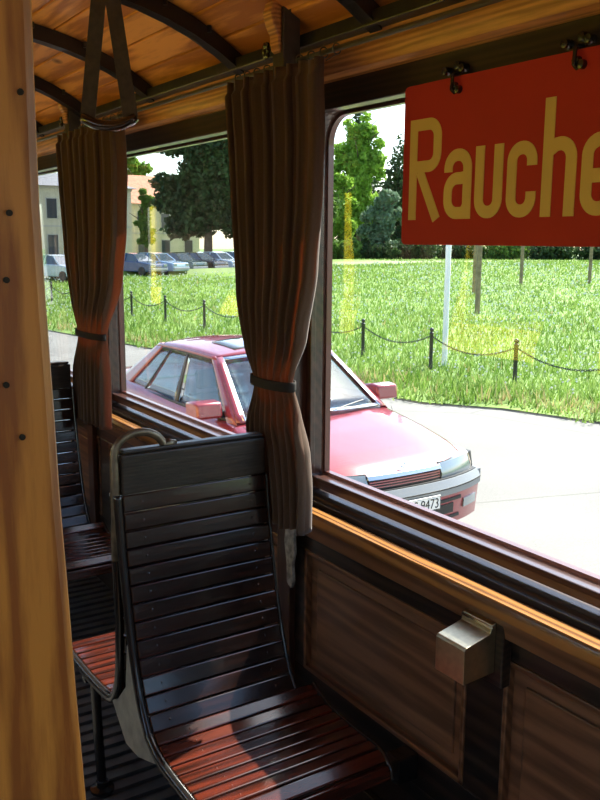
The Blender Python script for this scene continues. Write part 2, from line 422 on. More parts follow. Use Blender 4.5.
# profiles in (y, z) relative to the bench centre y = 1.95
NEARB = smooth_path([(.005,.985),(-.012,.85),(-.050,.66),(-.098,.50),(-.150,.425)])
NEARS = smooth_path([(-.150,.425),(-.21,.392),(-.35,.385),(-.445,.388),(-.482,.366),(-.490,.335)])
FARB = smooth_path([(.030,.985),(.030,.85),(.018,.66),(.030,.50),(.065,.425),(.10,.405)])
FARS = smooth_path([(.10,.405),(.20,.392),(.36,.388),(.48,.392),(.52,.37),(.53,.335)])
def make_bench():
    B = empty('slatted_bench', (0,0,0))
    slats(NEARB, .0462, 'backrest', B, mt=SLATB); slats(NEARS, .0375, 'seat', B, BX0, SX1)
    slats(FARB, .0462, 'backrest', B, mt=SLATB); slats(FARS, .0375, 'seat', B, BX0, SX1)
    t = MB(); t.box(BX0, BX1, -.004, .034, .985, 1.085); t.box(BX0+.005, BX1-.005, .0, .030, 1.085, 1.096)
    t.build('top_board', TOPB, B, bevel=.005)
    # cast end frames: bands that follow both profiles, joined by a web
    for x0, x1, nm in ((BX0-.020, BX0, 'aisle'), (BX1, BX1+.012, 'wall')):
        f = MB()
        for prof, dx in ((NEARB+(NEARS[1:] if nm == 'aisle' else []), 0), (FARB+(FARS[1:] if nm == 'aisle' else []), 0)) if nm == 'aisle' else ((NEARB, 0), (FARB, 0), (NEARS, SX1-BX1), (FARS, SX1-BX1)):
            ps = [(x0+dx+(x1-x0)/2, p[0], p[1]) for p in prof]
            f.tube(ps, (x1-x0)/2+.001, 8, 1.25, up=(1,0,0))
        o = f.build('end_frame', CASTM, B, smooth=True)
        g = MB()
        poly = [(-.142,.425),(-.10,.492),(-.062,.60),(-.052,.63),(.010,.60),(.022,.50),(.055,.428),(.085,.408),(.06,.395),(-.04,.362),(-.15,.372),(-.20,.388)]
        if nm == 'aisle':
            g.prism([(-.165,.418),(-.10,.492),(-.055,.60),(-.047,.62),(-.030,.50),(.030,.438),(.070,.418),(-.02,.34),(-.10,.345),(-.21,.385)][::1], x0+.002, x0+.012, 0)
            gg = g.build('web', BAREM, o, bevel=.002)
    # steel rails under each seat, legs to the floor, wall bracket
    for s_, yy in ((-1,-.41), (1,.35)):
        r = MB(); r.box(BX0, SX1, yy-.014, yy+.014, .335, .372); r.build('seat_rail', CASTM, B)
        r = MB(); r.tube([(BX0+.03, yy-.01*s_, .345), (BX0+.03, yy-.02*s_, .18), (BX0+.03, yy-.04*s_, .012)], .015, 10, up=(1,0,0))
        r.lathe([(.001,0.0),(.035,0.0),(.035,.008),(.018,.014),(.018,.03),(.001,.03)], 16, (BX0+.03, yy-.04*s_, 0.0))
        r.build('leg', CASTM, B, smooth='auto')
    r = MB(); r.box(SX1-.05, 1.28, -.44, -.40, .300, .335); r.box(1.27, 1.335, -.445, -.395, .265, .335)
    r.build('wall_bracket', CASTM, B, bevel=.004)
    # grab handle: from the top board up, over and down the aisle edge
    h = MB(); pts = []
    xa = BX0-.012; zc = 1.086
    pts += [(xa, .012, .82), (xa, .012, .95), (xa, .012, 1.06)]
    for i in range(0, 13):
        a = PI - i/12*PI*.93; pts.append((xa+.066+.066*math.cos(a), .013, 1.083+.052*math.sin(a)))
    pts += [(xa+.137, .014, 1.098), (xa+.165, .015, 1.096)]
    h.tube(pts, [.012,.010,.0095]+[.008]*13+[.010,.006], 12, 1.3, up=(0,1,0))
    h.build('grab_handle', BRONZE, B, smooth=True)
    return B
B1 = make_bench(); B1.location = (0, 1.95, 0)
tag(B1, 'nearest slatted wooden bench with back to back seats and curved bronze handle', 'bench', 'slatted benches along the window wall')
for yy, lb in ((3.55, 'second slatted wooden bench, half hidden by the door post, behind the nearest one'), (5.15, 'third slatted wooden bench, farther back beyond the second bench'), (6.75, 'farthest slatted wooden bench near the end wall')):
    c = copy_tree(B1); c.location = (0, yy, 0); c['label'] = lb

# ------------------------------------------------------------------ curtains, rod, brackets
def interp(tab, z):
    for (z0, a0), (z1, a1) in zip(tab[:-1], tab[1:]):
        if z <= z0 and z >= z1:
            t = (z0-z)/(z0-z1); t = t*t*(3-2*t)*.5+t*.5; return a0+(a1-a0)*t
    return tab[-1][1] if z < tab[-1][0] else tab[0][1]
def curtain(L, Rr, Xc, folds, label, tiez, seed=0):
    """L, Rr: tables of (z, y) for the far and near edge of the cloth"""
    C_ = empty('curtain', (Xc, (L[0][1]+Rr[0][1])/2, L[-1][0])); ox, oy, oz = C_.location
    b = MB(); rows = []; NZ, NU = 90, folds*14; rn = random.Random(seed)
    ph = [rn.uniform(-.25,.25) for _ in range(folds+2)]
    z0, z1 = L[0][0], L[-1][0]
    for i in range(NZ+1):
        z = z0+(z1-z0)*i/NZ; l, r = interp(L, z), interp(Rr, z); row = []
        dt = abs(z-tiez); squeeze = 1-math.exp(-(dt/.10)**2)
        A = .010+.017*squeeze
        if z > z0-.03: A *= .7
        for j in range(NU+1):
            u = j/NU; k = u*folds; kk = int(k)
            p = k*2*PI + ph[min(kk,folds)]*2
            wob = .25*math.sin(3.1*k+2.3*z+seed)
            xx = Xc + A*(math.sin(p+wob)+.25*math.sin(2*p+1.3)) 
            bulge = -.030*math.sin(PI*u)*(.35+.65*(1-squeeze))+.0
            yy = l+(r-l)*(u+.18/folds*math.sin(2*p+.6)*squeeze)
            hem = .006*math.sin(5*u*PI+seed) if i == NZ else 0
            row.append((xx+bulge-ox, yy-oy, z+hem-oz))
        rows.append(row)
    b.grid(rows); b.build('cloth', CLOTH, C_, smooth=True, solid=.002)
    # tie band around the waist
    l, r = interp(L, tiez), interp(Rr, tiez); cy = (l+r)/2; ry = abs(l-r)/2+.006
    t = MB(); pr = []
    for k in range(33):
        a = 2*PI*k/32; pr.append((Xc-.010+.034*math.cos(a), cy+ry*math.sin(a)))
    rr_ = [[(p[0]-ox, p[1]-oy, tiez+dz-oz) for p in pr] for dz in (-.013, -.005, .005, .013)]
    t.grid(rr_); t.build('tie_band', mat('curtain_band', (.022,.016,.012), .9), C_, smooth=True, solid=.003)
    # hooks that carry it on the rod
    for k in range(folds+1):
        yy = L[0][1]+(Rr[0][1]-L[0][1])*k/folds; hk = MB()
        hk.tube([(Xr-ox+.012*math.cos(a), yy-oy, ZR-oz+.012*math.sin(a)) for a in [j*PI/6 for j in range(13)]], .0018, 5)
        hk.tube([(Xr-ox, yy-oy, ZR-.012-oz), (Xc-ox, yy-oy, z0-.01-oz)], .0015, 5); hk.build('hook', RODM, C_)

    tag(C_, label, 'curtain', 'brown tied curtains at the pillars')
    return C_
Xr, ZR = 1.235, 2.042
midL = [(2.022, 2.24), (1.765, 2.209), (1.461, 2.172), (1.308, 2.133), (1.215, 2.083), (1.095, 2.117), (0.984, 2.083), (0.90, 2.055), (0.845, 2.045)]
midR = [(2.022, 1.764), (1.856, 1.756), (1.719, 1.762), (1.529, 1.788), (1.351, 1.839), (1.238, 1.895), (1.154, 1.86), (1.054, 1.825), (0.963, 1.815), (0.845, 1.818)]
curtain(midL, midR, 1.205, 9, 'brown pleated curtain on the middle pillar, tied at the waist, beside the red sign', 1.223, 1)
far_ = 1.245
curtain([(2.022, 3.739), (1.844, 3.722), (1.553, 3.68), (1.346, 3.615), (1.202, 3.568), (1.047, 3.612), (0.853, 3.621)],
        [(2.022, 3.05), (1.843, 3.043), (1.633, 3.07), (1.449, 3.125), (1.237, 3.27), (1.091, 3.273), (0.853, 3.278)], 1.205, 9,
        'brown pleated curtain on the farther pillar, right of the door post', 1.220, 2)
C0 = [o for o in COL.objects if o.name.startswith('curtain') and 'label' in o and 'middle' in o['label']][0]
for i, yc in enumerate((-.23, 1.42, 3.07, 4.72, 6.37, 8.02)):  # unseen curtains added over the left windows to reduce the fill light
    c = copy_tree(C0); c.location = (XL+.09, yc, C0.location.z); c.rotation_euler.z = PI
    c['label'] = ['brown curtain on the opposite side, first from the front end','brown curtain on the opposite side just past the partition','brown curtain on the opposite side facing the nearest bench','brown curtain on the opposite side facing the second bench',
      'brown curtain on the opposite side, second from the far end','brown curtain on the opposite side, nearest the far end'][i]
c = copy_tree(C0); c.location = (C0.location.x, C0.location.y+3.32, C0.location.z); c['label'] = 'brown curtain on the third pillar, beyond the farther curtain'
rod2 = MB(); rod2.tube([(XL+.08, Y0+.1, ZR), (XL+.08, Y1-.1, ZR)], .0065, 10); rod2.box(XL, XL+.08, Y0+.3, Y0+.31, ZR-.014, ZR-.006)
tag(rod2.build('curtain_rod', RODM), 'thin steel curtain rod along the opposite wall', 'curtain rod')
rod = MB(); rod.tube([(Xr, Y0+.1, ZR), (Xr, Y1-.1, ZR)], .0065, 10)
for yy in (.52, 2.06, 3.60, 5.47, 7.12):
    rod.box(Xr-.004, 1.29, yy-.006, yy+.006, ZR-.014, ZR-.006); rod.box(1.284, 1.292, yy-.012, yy+.012, ZR-.03, ZR+.01)
tag(rod.build('curtain_rod', RODM), 'long thin steel curtain rod under the ceiling, running behind both curtains', 'curtain rod')
# carved corbels above each pillar
for i, yc in enumerate((1.955, 3.60, 5.25)):
    c = empty('pillar_corbel', (1.19, yc, 2.015))
    q = MB(); q.box(.0, .05, -.026, .026, -.01, .150); q.build('back_plate', mat('worn_brown_block', (.06,.040,.025), .6, noise=.3, nscale=30), c, bevel=.003)  # side of the orange block, its shade painted as dark brown
    q = MB(); q.prism([(-.026,.105),(-.034,.135),(-.026,.160),(.0,.160),(.0,.04),(-.010,.05),(-.014,.085)], -.020, .020, 1)
    q.build('bracket_block', PINE2, c, bevel=.005)
    q = MB()
    for k in range(6):
        a = k*PI/3; q.lathe([(.001,-.008),(.008,-.006),(.008,.0)], 8, (-.006, .042+.010*math.cos(a), .055+.014*math.sin(a)), 0)
    q.build('rosette', CASTM, c)
    tag(c, ['wooden corbel over the middle curtain, left of the red sign', 'wooden corbel over the farther curtain', 'wooden corbel beyond the farther curtain, hidden by the door post'][i], 'bracket', 'corbels over the pillars')
# flaking bracket strip below the middle curtain
p = MB()
p.prism([(2.045,.775),(2.085,.79),(2.095,.72),(2.082,.66),(2.080,.60),(2.058,.585),(2.046,.61),(2.052,.66),(2.040,.70)], 1.300, 1.311, 0)
tag(p.build('bracket_strip', PEEL, bevel=.002), 'flaking grey metal strip on the pillar below the middle curtain', 'bracket')

# ------------------------------------------------------------------ ashtray
A = empty('ashtray', (1.335, 1.285, .62))
q = MB(); q.box(-.028, 0, -.068, .045, .03, .205); q.build('backing_block', DARK, A, bevel=.004)
q = MB(); q.prism([(-.118,.055),(-.118,.132),(-.114,.138),(-.06,.150),(-.045,.154),(-.040,.172),(-.030,.176),(-.028,.176),(-.028,.06)], -.045, .045, 1)
q.build('metal_box', BRASS, A, bevel=.003)
q = MB(); q.tube([(-.040,-.047,.166), (-.040,.047,.166)], .004, 8); q.build('lid_hinge', BRASS, A, smooth=True)
tag(A, 'small nickel metal ashtray box fixed to the wall between two wooden panels', 'ashtray')

# ------------------------------------------------------------------ red sign
S = empty('hanging_sign', (1.335, 1.28, 1.592))
sy = lambda Y: Y-1.28
def roundrect(a, c, z0, z1, r, k=5):
    out = []
    for cx, cz, s0 in ((c-r, z0+r, -PI/2), (c-r, z1-r, 0), (a+r, z1-r, PI/2), (a+r, z0+r, PI)):
        out += [(cx+r*math.cos(s0+i/k*PI/2), cz+r*math.sin(s0+i/k*PI/2)) for i in range(k+1)]
    return out
q = MB(); q.prism(roundrect(sy(.915), sy(1.628), 0, .354, .012), -.002, .002, 0); q.build('sign_board', REDM, S, bevel=.0008)
def ribbon(pts, wd, m, x=-.0035):
    """flat stroke: pts (u, v) with u running to the right as read, turned into geometry facing -x"""
    n_ = len(pts); L_, R_ = [], []
    for i in range(n_):
        p = Vector(pts[i]); a = Vector(pts[max(i-1,0)]); c = Vector(pts[min(i+1,n_-1)])
        d1 = (p-a).normalized() if i else (c-p).normalized(); d2 = (c-p).normalized() if i < n_-1 else d1
        n1 = Vector((-d1.y, d1.x)); n2 = Vector((-d2.y, d2.x)); nn = (n1+n2)
        nn = nn.normalized() if nn.length > 1e-6 else n1
        k = wd/2/max(.5, nn.dot(n1)); L_.append(p+nn*k); R_.append(p-nn*k)
    vs = [(x, -a.x, a.y) for a in L_]+[(x, -a.x, a.y) for a in R_]+[(x+.002, -a.x, a.y) for a in L_]+[(x+.002, -a.x, a.y) for a in R_]
    fs = []
    for i in range(n_-1):
        fs += [(i, i+1, n_+i+1, n_+i), (2*n_+i, 3*n_+i, 3*n_+i+1, 2*n_+i+1), (i, 2*n_+i, 2*n_+i+1, i+1), (n_+i, n_+i+1, 3*n_+i+1, 3*n_+i)]
    fs += [(0, n_, 3*n_, 2*n_), (n_-1, 3*n_-1, 4*n_-1, 2*n_+n_-1)]
    fs[-1] = (n_-1, 2*n_+n_-1, 3*n_+n_-1, n_+n_-1)
    m.add(vs, fs)
def arc(cx, cy, rx, ry, a0, a1, k=8): return [(cx+rx*math.cos(R(a0+(a1-a0)*i/k)), cy+ry*math.sin(R(a0+(a1-a0)*i/k))) for i in range(k+1)]
T = .0255; h = T/2; XH, CH = .148, .222
def letter(ch, u, wd, base=.056):
    m_ = MB(); a, c = u+h, u+wd-h; B_ = base
    def rb(pts, w_=T, x=-.0035): ribbon([(p[0], p[1]+B_) for p in pts], w_, m_, x)
    r = min(.028, (c-a)/2-.0012)
    if ch == 'R':
        rb([(a, 0), (a, CH)])
        rb([(a+h, CH-h)]+arc(c-r, CH-h-r, r, r, 90, 0)+arc(c-r, .105+h+r, r, r, 0, -90)+[(a+h, .105+h)], x=-.00352)
        rb([(a+h+.010, .108), (c+.003, 0)], x=-.00355)
    if ch == 'a':
        rb([(a, .100)]+arc(a+r, XH-h-r, r, r, 180, 90)+arc(c-r, XH-h-r, r, r, 90, 0)+[(c, 0)])
        rb([(c-h*.3, .088), (c-.02, .086)]+arc(a+r, .058, r, r, 90, 180)+arc(a+r, h+r, r, r, 180, 270)+[(c-.010, h), (c-h*.2, .024)], x=-.00352)
    if ch == 'u':
        rb([(a, XH)]+arc(a+r, h+r, r, r, 180, 270)+arc(c-r, h+r, r, r, 270, 360)+[(c, XH)])
    if ch == 'c':
        rb([(c, .100)]+arc(c-r, XH-h-r, r, r, 0, 90)+arc(a+r, XH-h-r, r, r, 90, 180)+arc(a+r, h+r, r, r, 180, 270)+arc(c-r, h+r, r, r, 270, 360)+[(c, .050)])
    if ch == 'h':
        rb([(a, 0), (a, CH)]); rb([(a+h*.4, XH-h-.010)]+[(a+.02, XH-h-.001)]+arc(c-r, XH-h-r, r, r, 90, 0)+[(c, 0)], x=-.00352)
    if ch == 'e':
        rb([(a+h, .072), (c, .072)]+arc(c-r, XH-h-r, r, r, 0, 90)+arc(a+r, XH-h-r, r, r, 90, 180)+arc(a+r, h+r, r, r, 180, 270)+arc(c-r, h+r, r, r, 270, 360)+[(c, .045)])
    if ch == 'r':
        rb([(a, 0), (a, XH)]); rb([(a+h*.4, XH-h-.014), (a+.022, XH-h), (a+.045, XH-h)], x=-.00352)
    m_.build('letter_'+ch.lower(), YELL, S)
for ch, ya, yb in (('R',1.603,1.497),('a',1.484,1.399),('u',1.388,1.309),('c',1.297,1.219),('h',1.205,1.123),('e',1.111,1.030),('r',1.018,.952)):
    letter(ch, -sy(ya), ya-yb)
tag(S, 'red enamel sign with pale yellow word Raucher hanging across the nearest window', 'sign')
for i, yy in enumerate((1.465, 1.140)):
    q = empty('sign_hook', (1.335, yy, 1.93))
    z = MB()
    z.box(.006, .018, -.034, .030, .022, .036); z.tube([(.010,-.006,.025), (-.012,-.006,.018), (-.014,-.006,-.012), (-.004,-.006,-.018)], .0045, 8)
    z.build('clamp', CASTM, q, bevel=.002)
    for (dy, dz) in ((-.030,.030), (-.016,.036), (.022,.030), (-.006,-.004), (-.018,-.012)): z = MB(); z.lathe([(.001,-.010),(.008,-.008),(.009,0),(.009,.010)], 10, (-.004, dy, dz), 0); z.build('knob', CASTM, q, smooth='auto')
    tag(q, ['black iron hook holding the red sign above the letter R', 'black iron hook holding the red sign above its letters h and e'][i], 'hook', 'hooks of the red sign')

# ------------------------------------------------------------------ leather strap with grip
H = empty('hanging_strap', (.80, 2.10, 1.87))
def strap(p0, p1, wd, m_):
    p0, p1 = Vector(p0), Vector(p1); t = (p1-p0).normalized(); u = Vector((.35, -.94, 0)); u = Rv.copy(); u = (u - t*u.dot(t)).normalized(); n_ = t.cross(u)
    m_.obox((p0+p1)/2, u, t, n_, wd/2, (p1-p0).length/2, .002)
side = Rv
for s_, px in ((-1, -.052), (1, .052)):
    z = MB(); strap(side*(px)+Vector((0,0,.02)), side*(.004*s_)+Vector((0,0,.385)), .036, z); z.build('strap', LEATH, H, bevel=.001)
z = MB(); pts = []
for i in range(15):
    a = i/14*2-1; pts.append(side*(.066*a)+Vector((0,0,.022*abs(a)**2.2)))
z.tube([Vector(p) for p in pts], [.010]+[.013]*13+[.010], 10, 1.5, up=(0,0,1)); z.build('grip', GRIPM, H, smooth=True)
z = MB(); z.box(-.03, .03, -.03, .03, .385, .405); z.tube([(-.025,0,.39),(-.02,0,.37),(.02,0,.37),(.025,0,.39)], .006, 8); z.build('ceiling_hook', CASTM, H)
tag(H, 'dark leather hanging strap with black grip below the ceiling ribs', 'strap')

# ------------------------------------------------------------------ OUTSIDE: ground
EDGE_P = [(12.5,-30),(11.2,0),(10.3,5.5),(9.75,7.4),(9.3,8.9),(8.6,9.9),(8.2,13),(7.75,18),(7.0,22.6),(5.5,34),(4.8,44),(4.8,54)]
def edge_x(y):
    for (x0,y0),(x1,y1) in zip(EDGE_P[:-1], EDGE_P[1:]):
        if y0 <= y <= y1: return x0+(x1-x0)*(y-y0)/(y1-y0)
    return EDGE_P[-1][0] if y > 0 else EDGE_P[0][0]
def gz(x, y):
    d = math.hypot(x, y); a = math.degrees(math.atan2(x, max(y, .01)))
    sm = lambda t: max(0, min(1, t))**2*(3-2*max(0, min(1, t)))
    return .68*sm((d-30)/48)*sm((a-29)/6)
GZV = np.vectorize(gz)
PAVE = mat('pale_dusty_pavement', (.46,.44,.40), .85, 0, 0, .10, .8, .1)
def pave_mat():
    M, t, b = newmat('pale_cracked_asphalt'); tc = t.nodes.new('ShaderNodeTexCoord')
    n = t.nodes.new('ShaderNodeTexNoise'); n.inputs['Scale'].default_value = 60; n.inputs['Detail'].default_value = 6
    n2 = t.nodes.new('ShaderNodeTexNoise'); n2.inputs['Scale'].default_value = .7; n2.inputs['Detail'].default_value = 4
    v = t.nodes.new('ShaderNodeTexVoronoi'); v.feature = 'DISTANCE_TO_EDGE'; v.inputs['Scale'].default_value = .35
    t.links.new(tc.outputs['Object'], n.inputs['Vector']); t.links.new(tc.outputs['Object'], n2.inputs['Vector'])
    ad = t.nodes.new('ShaderNodeMix'); ad.data_type = 'VECTOR'; ad.inputs[0].default_value = .12
    t.links.new(tc.outputs['Object'], ad.inputs[4]); t.links.new(n2.outputs['Color'], ad.inputs[5]); t.links.new(ad.outputs[1], v.inputs['Vector'])
    mx = t.nodes.new('ShaderNodeMix'); mx.inputs[0].default_value = .45; t.links.new(n.outputs['Fac'], mx.inputs[2]); t.links.new(n2.outputs['Fac'], mx.inputs[3])
    r = t.nodes.new('ShaderNodeValToRGB'); r.color_ramp.elements[0].position = .3; r.color_ramp.elements[1].position = .65
    r.color_ramp.elements[0].color = (.135,.131,.12,1); r.color_ramp.elements[1].color = (.21,.205,.19,1); t.links.new(mx.outputs[0], r.inputs[0])
    cr = t.nodes.new('ShaderNodeValToRGB'); cr.color_ramp.elements[0].position = 0; cr.color_ramp.elements[1].position = .006
    cr.color_ramp.elements[0].color = (.62,.6,.58,1); cr.color_ramp.elements[1].color = (1,1,1,1); t.links.new(v.outputs['Distance'], cr.inputs[0])
    mm = t.nodes.new('ShaderNodeMix'); mm.data_type = 'RGBA'; mm.blend_type = 'MULTIPLY'; mm.inputs[0].default_value = 1
    t.links.new(r.outputs[0], mm.inputs[6]); t.links.new(cr.outputs[0], mm.inputs[7]); t.links.new(mm.outputs[2], b.inputs['Base Color'])
    b.inputs['Roughness'].default_value = .9
    return M
PAVE = pave_mat()
b = MB(); b.box(-60, 13, -60, 56, GZ-.3, GZ); structure(b.build('ground_street', PAVE))
GRASSM = leafy('meadow_green', (.09,.165,.022), (.18,.28,.05), .0)
b = MB()
rows = []
for i in range(len(EDGE_P)-1):
    (xa, ya), (xb, yb_) = EDGE_P[i], EDGE_P[i+1]
    for k in range(4):
        y = ya+(yb_-ya)*k/4; rows.append([(edge_x(y)+(140-edge_x(y))*q**2.2, y, GZ+.03+.05*min(1,q*6)) for q in [j/12 for j in range(13)]])
rows.append([(4.8+135*(j/12)**2.2, 54, GZ+.08) for j in range(13)]); rows[-1:] = [[(4.8+(37-4.8)*0+135*(j/12)**2.2, 54, GZ+.08) for j in range(13)]]; rows.append([(37+103*(j/12)**2.2, 54.1, GZ+.13) for j in range(13)]); rows += [[(37+9*k/8+(103-9*k/8)*(j/12)**2.2, 54.1+76*k/8, GZ+.13+.03*k/8) for j in range(13)] for k in range(1, 9)]
rows = [[(x_, y_, z_+gz(x_, y_)) for x_, y_, z_ in r_] for r_ in rows]
b.grid(rows); structure(b.build('ground_meadow', GRASSM, smooth=True))
b = MB(); b.box(-60, 46, 52.5, 76, GZ-.2, GZ+.10); structure(b.build('ground_parking', PAVE))
b = MB(); b.box(-80, 200, 76, 200, GZ-.2, GZ+.12); structure(b.build('ground_park', mat('shaded_lawn', (.10,.17,.03), .9, noise=.3, nscale=.5)))  # one mottled green over the whole lawn behind the parking
b = MB()                                                   # low kerb stones between street and grass
for i in range(len(EDGE_P)-1):
    p, q = Vector((*EDGE_P[i],0)), Vector((*EDGE_P[i+1],0)); t = (q-p).normalized(); n_ = Vector((t.y,-t.x,0))
    b.obox((p+q)/2+Vector((0,0,GZ-.012))+n_*.05, t, n_, (0,0,1), (q-p).length/2, .05, .03)
structure(b.build('ground_kerb', mat('weathered_kerb', (.30,.28,.22), .9, noise=.3, nscale=4)))

def blades(name, pos, hgt, wid, lean, mats, mi=None, parent=None):
    N = len(pos); a = rng.uniform(0, 2*PI, N); d = np.stack([np.cos(a), np.sin(a), np.zeros(N)], 1)
    l = rng.normal(0, lean, (N, 2))*hgt[:,None]
    V = np.empty((N,3,3)); V[:,0] = pos-d*wid[:,None]/2; V[:,1] = pos+d*wid[:,None]/2; V[:,2] = pos; V[:,2,0] += l[:,0]; V[:,2,1] += l[:,1]; V[:,2,2] += hgt
    return fast_mesh(name, V.reshape(-1,3), np.arange(N*3).reshape(-1,3), mats, mi=mi, parent=parent)
N = 270000
dist = 9+ (95-9)*rng.random(N)**2.0; ang = R(-8)+rng.random(N)*R(92)          # azimuth from +y towards +x
gx, gy = dist*np.sin(ang), dist*np.cos(ang)
ex = np.interp(gy, [p[1] for p in EDGE_P], [p[0] for p in EDGE_P])
keep = (gx > ex-.12+.30*rng.random(N)+.12*np.sin(gy*2.3)+.06*np.sin(gy*7.1)) & ((gy < 53.5)|(gx > 46)); gx, gy, dd = gx[keep], gy[keep], dist[keep]
zz = GZ+.03+GZV(gx, gy)
dge = gx-np.interp(gy, [p[1] for p in EDGE_P], [p[0] for p in EDGE_P])
hh = rng.uniform(.08,.26,len(gx))*(np.clip(.55+dge*.35, .5, 1)+.75*np.exp(-((dge-.75)/.45)**2)*(.6+.4*np.sin(gy*2.9))*(gy < 20)); ww = .012+.0016*dd
dry = (rng.random(len(gx)) < np.clip(.55-np.abs(dge-.55)*.9, .04, .5)*(np.sin(gy*1.7)+1.4)/2.4)
mi = np.where(dry, 2, (rng.random(len(gx)) < .45).astype(int))
G1 = leafy('grass_blade', (.10,.20,.025), (.18,.30,.05), .4); G2 = leafy('grass_blade_pale', (.20,.30,.06), (.30,.40,.12), .4); G3 = leafy('dry_grass', (.42,.32,.15), (.55,.45,.22), .3)
g = blades('meadow_grass', np.stack([gx,gy,zz],1), hh, ww, .35, [G1,G2,G3], mi)
tag(g, 'sunny green meadow grass with dry tufts beyond the street', 'grass', kind='stuff')
N = 9000
dist = 10+(70-10)*rng.random(N)**1.3; ang = R(0)+rng.random(N)*R(66); gx, gy = dist*np.sin(ang), dist*np.cos(ang)
ex = np.interp(gy, [p[1] for p in EDGE_P], [p[0] for p in EDGE_P]); keep = (gx > ex+.5)&(gy < 53)&(np.sin(gx*.7+np.sin(gy*.5)*2)+rng.normal(0,.8,N) > -.2); gx, gy, dist = gx[keep], gy[keep], dist[keep]
P = np.stack([gx,gy,GZ+GZV(gx,gy)+rng.uniform(.16,.32,len(gx))],1); s_ = (.010+.0007*dist)[:,None]
V = np.empty((len(P),4,3)); V[:,0]=P+s_*[1,0,.2]; V[:,1]=P+s_*[0,1,-.3]; V[:,2]=P-s_*[1,0,.2]; V[:,3]=P-s_*[0,1,-.3]
V = np.concatenate([V, V[:, ::1]*1.0], 0); V[len(P):,:,2] += 0; V[len(P):,0]=P+s_*[.7,-.7,0]; V[len(P):,1]=P+s_*[0,0,1]; V[len(P):,2]=P-s_*[.7,-.7,0]; V[len(P):,3]=P-s_*[0,0,1]
f_ = fast_mesh('wild_flowers', V.reshape(-1,3), np.arange(len(V)*4).reshape(-1,4), mat('white_petals', (.8,.8,.76), .7))
tag(f_, 'tiny white wild flowers scattered through the meadow', 'flowers', kind='stuff')

# bollards and chains
IRON = mat('black_iron_post', (.018,.02,.022), .45, 0, .2, .3, 30)
BOLX = lambda y: 10.75 + (0 if y < 16 else -(y-16)*.045)
by = [3.55, 5.72, 7.90, 10.07, 12.17, 14.27, 16.40, 18.65, 20.9, 23.15, 25.4, 27.7, 30.0, 32.3, 34.6, 36.9]
bp_ = [(10.75+ (0 if y < 15 else -(y-15)*.052), y) for y in by]
def bollard():
    o = empty('bollard', (0,0,0)); q = MB()
    q.lathe([(.045,-.05),(.045,.10),(.040,.12),(.036,.14),(.036,.70),(.042,.71),(.042,.735),(.030,.745),(.022,.76)], 14)
    q.build('post', IRON, o, smooth='auto')
    q = MB(); q.lathe([(.001,.750)]+[(.040*math.sin(a), .792-.040*math.cos(a)) for a in [.3+j*(PI-.3)/9 for j in range(9)]]+[(.001,.832)], 14); q.build('ball_cap', IRON, o, smooth=True)
    for s_ in (-1,1): q = MB(); q.tube([(0, s_*(.040+.012+.012*math.cos(a)), .66+.012*math.sin(a)) for a in [j*PI/5 for j in range(11)]], .004, 5); q.build('chain_eye', IRON, o)
    return o
B0 = bollard()
names_b = ['iron bollard at the edge of the meadow outside the right end of the nearest window', 'black iron bollard, next beyond the right end of the view', 'black iron bollard right of the view, closest to the slanting shadow',
 'black iron bollard rightmost in view, standing where the grass edge bends', 'black iron bollard just left of the white pole', 'black iron bollard seen just right of the middle curtain', 'black iron bollard hidden behind the middle curtain, nearer one',
 'black iron bollard behind the middle curtain, farther one', 'black iron bollard at the left edge of the middle curtain', 'black iron bollard above the rear of the red car roof', 'black iron bollard, second from the left in the middle window', 'black iron bollard leftmost in the middle window',
 'black iron bollard hidden behind the farther curtain, nearer one', 'black iron bollard hidden behind the farther curtain, farther one', 'black iron bollard left of the farther curtain', 'farthest black iron bollard, beside the door post']
for i, (x, y) in enumerate(bp_):
    o = B0 if i == 0 else copy_tree(B0); o.location = (x, y, GZ+.03)
    tag(o, names_b[i], 'bollard', 'bollards along the meadow edge')
def chain(p, q, sag, idx):
    p, q = Vector(p), Vector(q); L_ = (q-p).length; n_ = 46
    pt = lambda t: p.lerp(q, t)-Vector((0,0,4*sag*t*(1-t)))
    m_ = MB()
    for i in range(n_):
        a, c = pt(i/n_), pt((i+1)/n_); t = (c-a).normalized(); u = Vector((0,0,1)) if i % 2 else Vector((t.y,-t.x,0)); u = (u-t*u.dot(t)).normalized()
        mid = (a+c)/2; l = (c-a).length*.72; pts = [mid+t*(l*math.cos(k*PI/4))+u*(.014*math.sin(k*PI/4)) for k in range(9)]
        m_.tube(pts, .0058, 4, cap=False, up=t.cross(u))
    o = m_.build('chain', IRON); tag(o, 'iron chain sagging between ' + ['the two bollards nearest the front end, outside the view','the second and third bollards, outside the view','the rightmost bollard in view and the next one','the white pole bollard and rightmost one',
      'the middle curtain bollard and the white pole one','bollards partly behind the middle curtain, right side','bollards fully behind the middle curtain','bollards behind the left half of the middle curtain','the bollard above the red car and the curtain edge',
      'the two bollards above the back of the red car','the two leftmost bollards of the middle window','bollards at the left jamb of the middle window','bollards behind the farther curtain','the farther curtain and the bollard to its left','the two farthest bollards'][idx], 'chain', 'chains between the bollards')
for i in range(len(bp_)-1):
    (x0,y0),(x1,y1) = bp_[i], bp_[i+1]; chain((x0,y0+.06,GZ+.69), (x1,y1-.06,GZ+.69), .20, i)

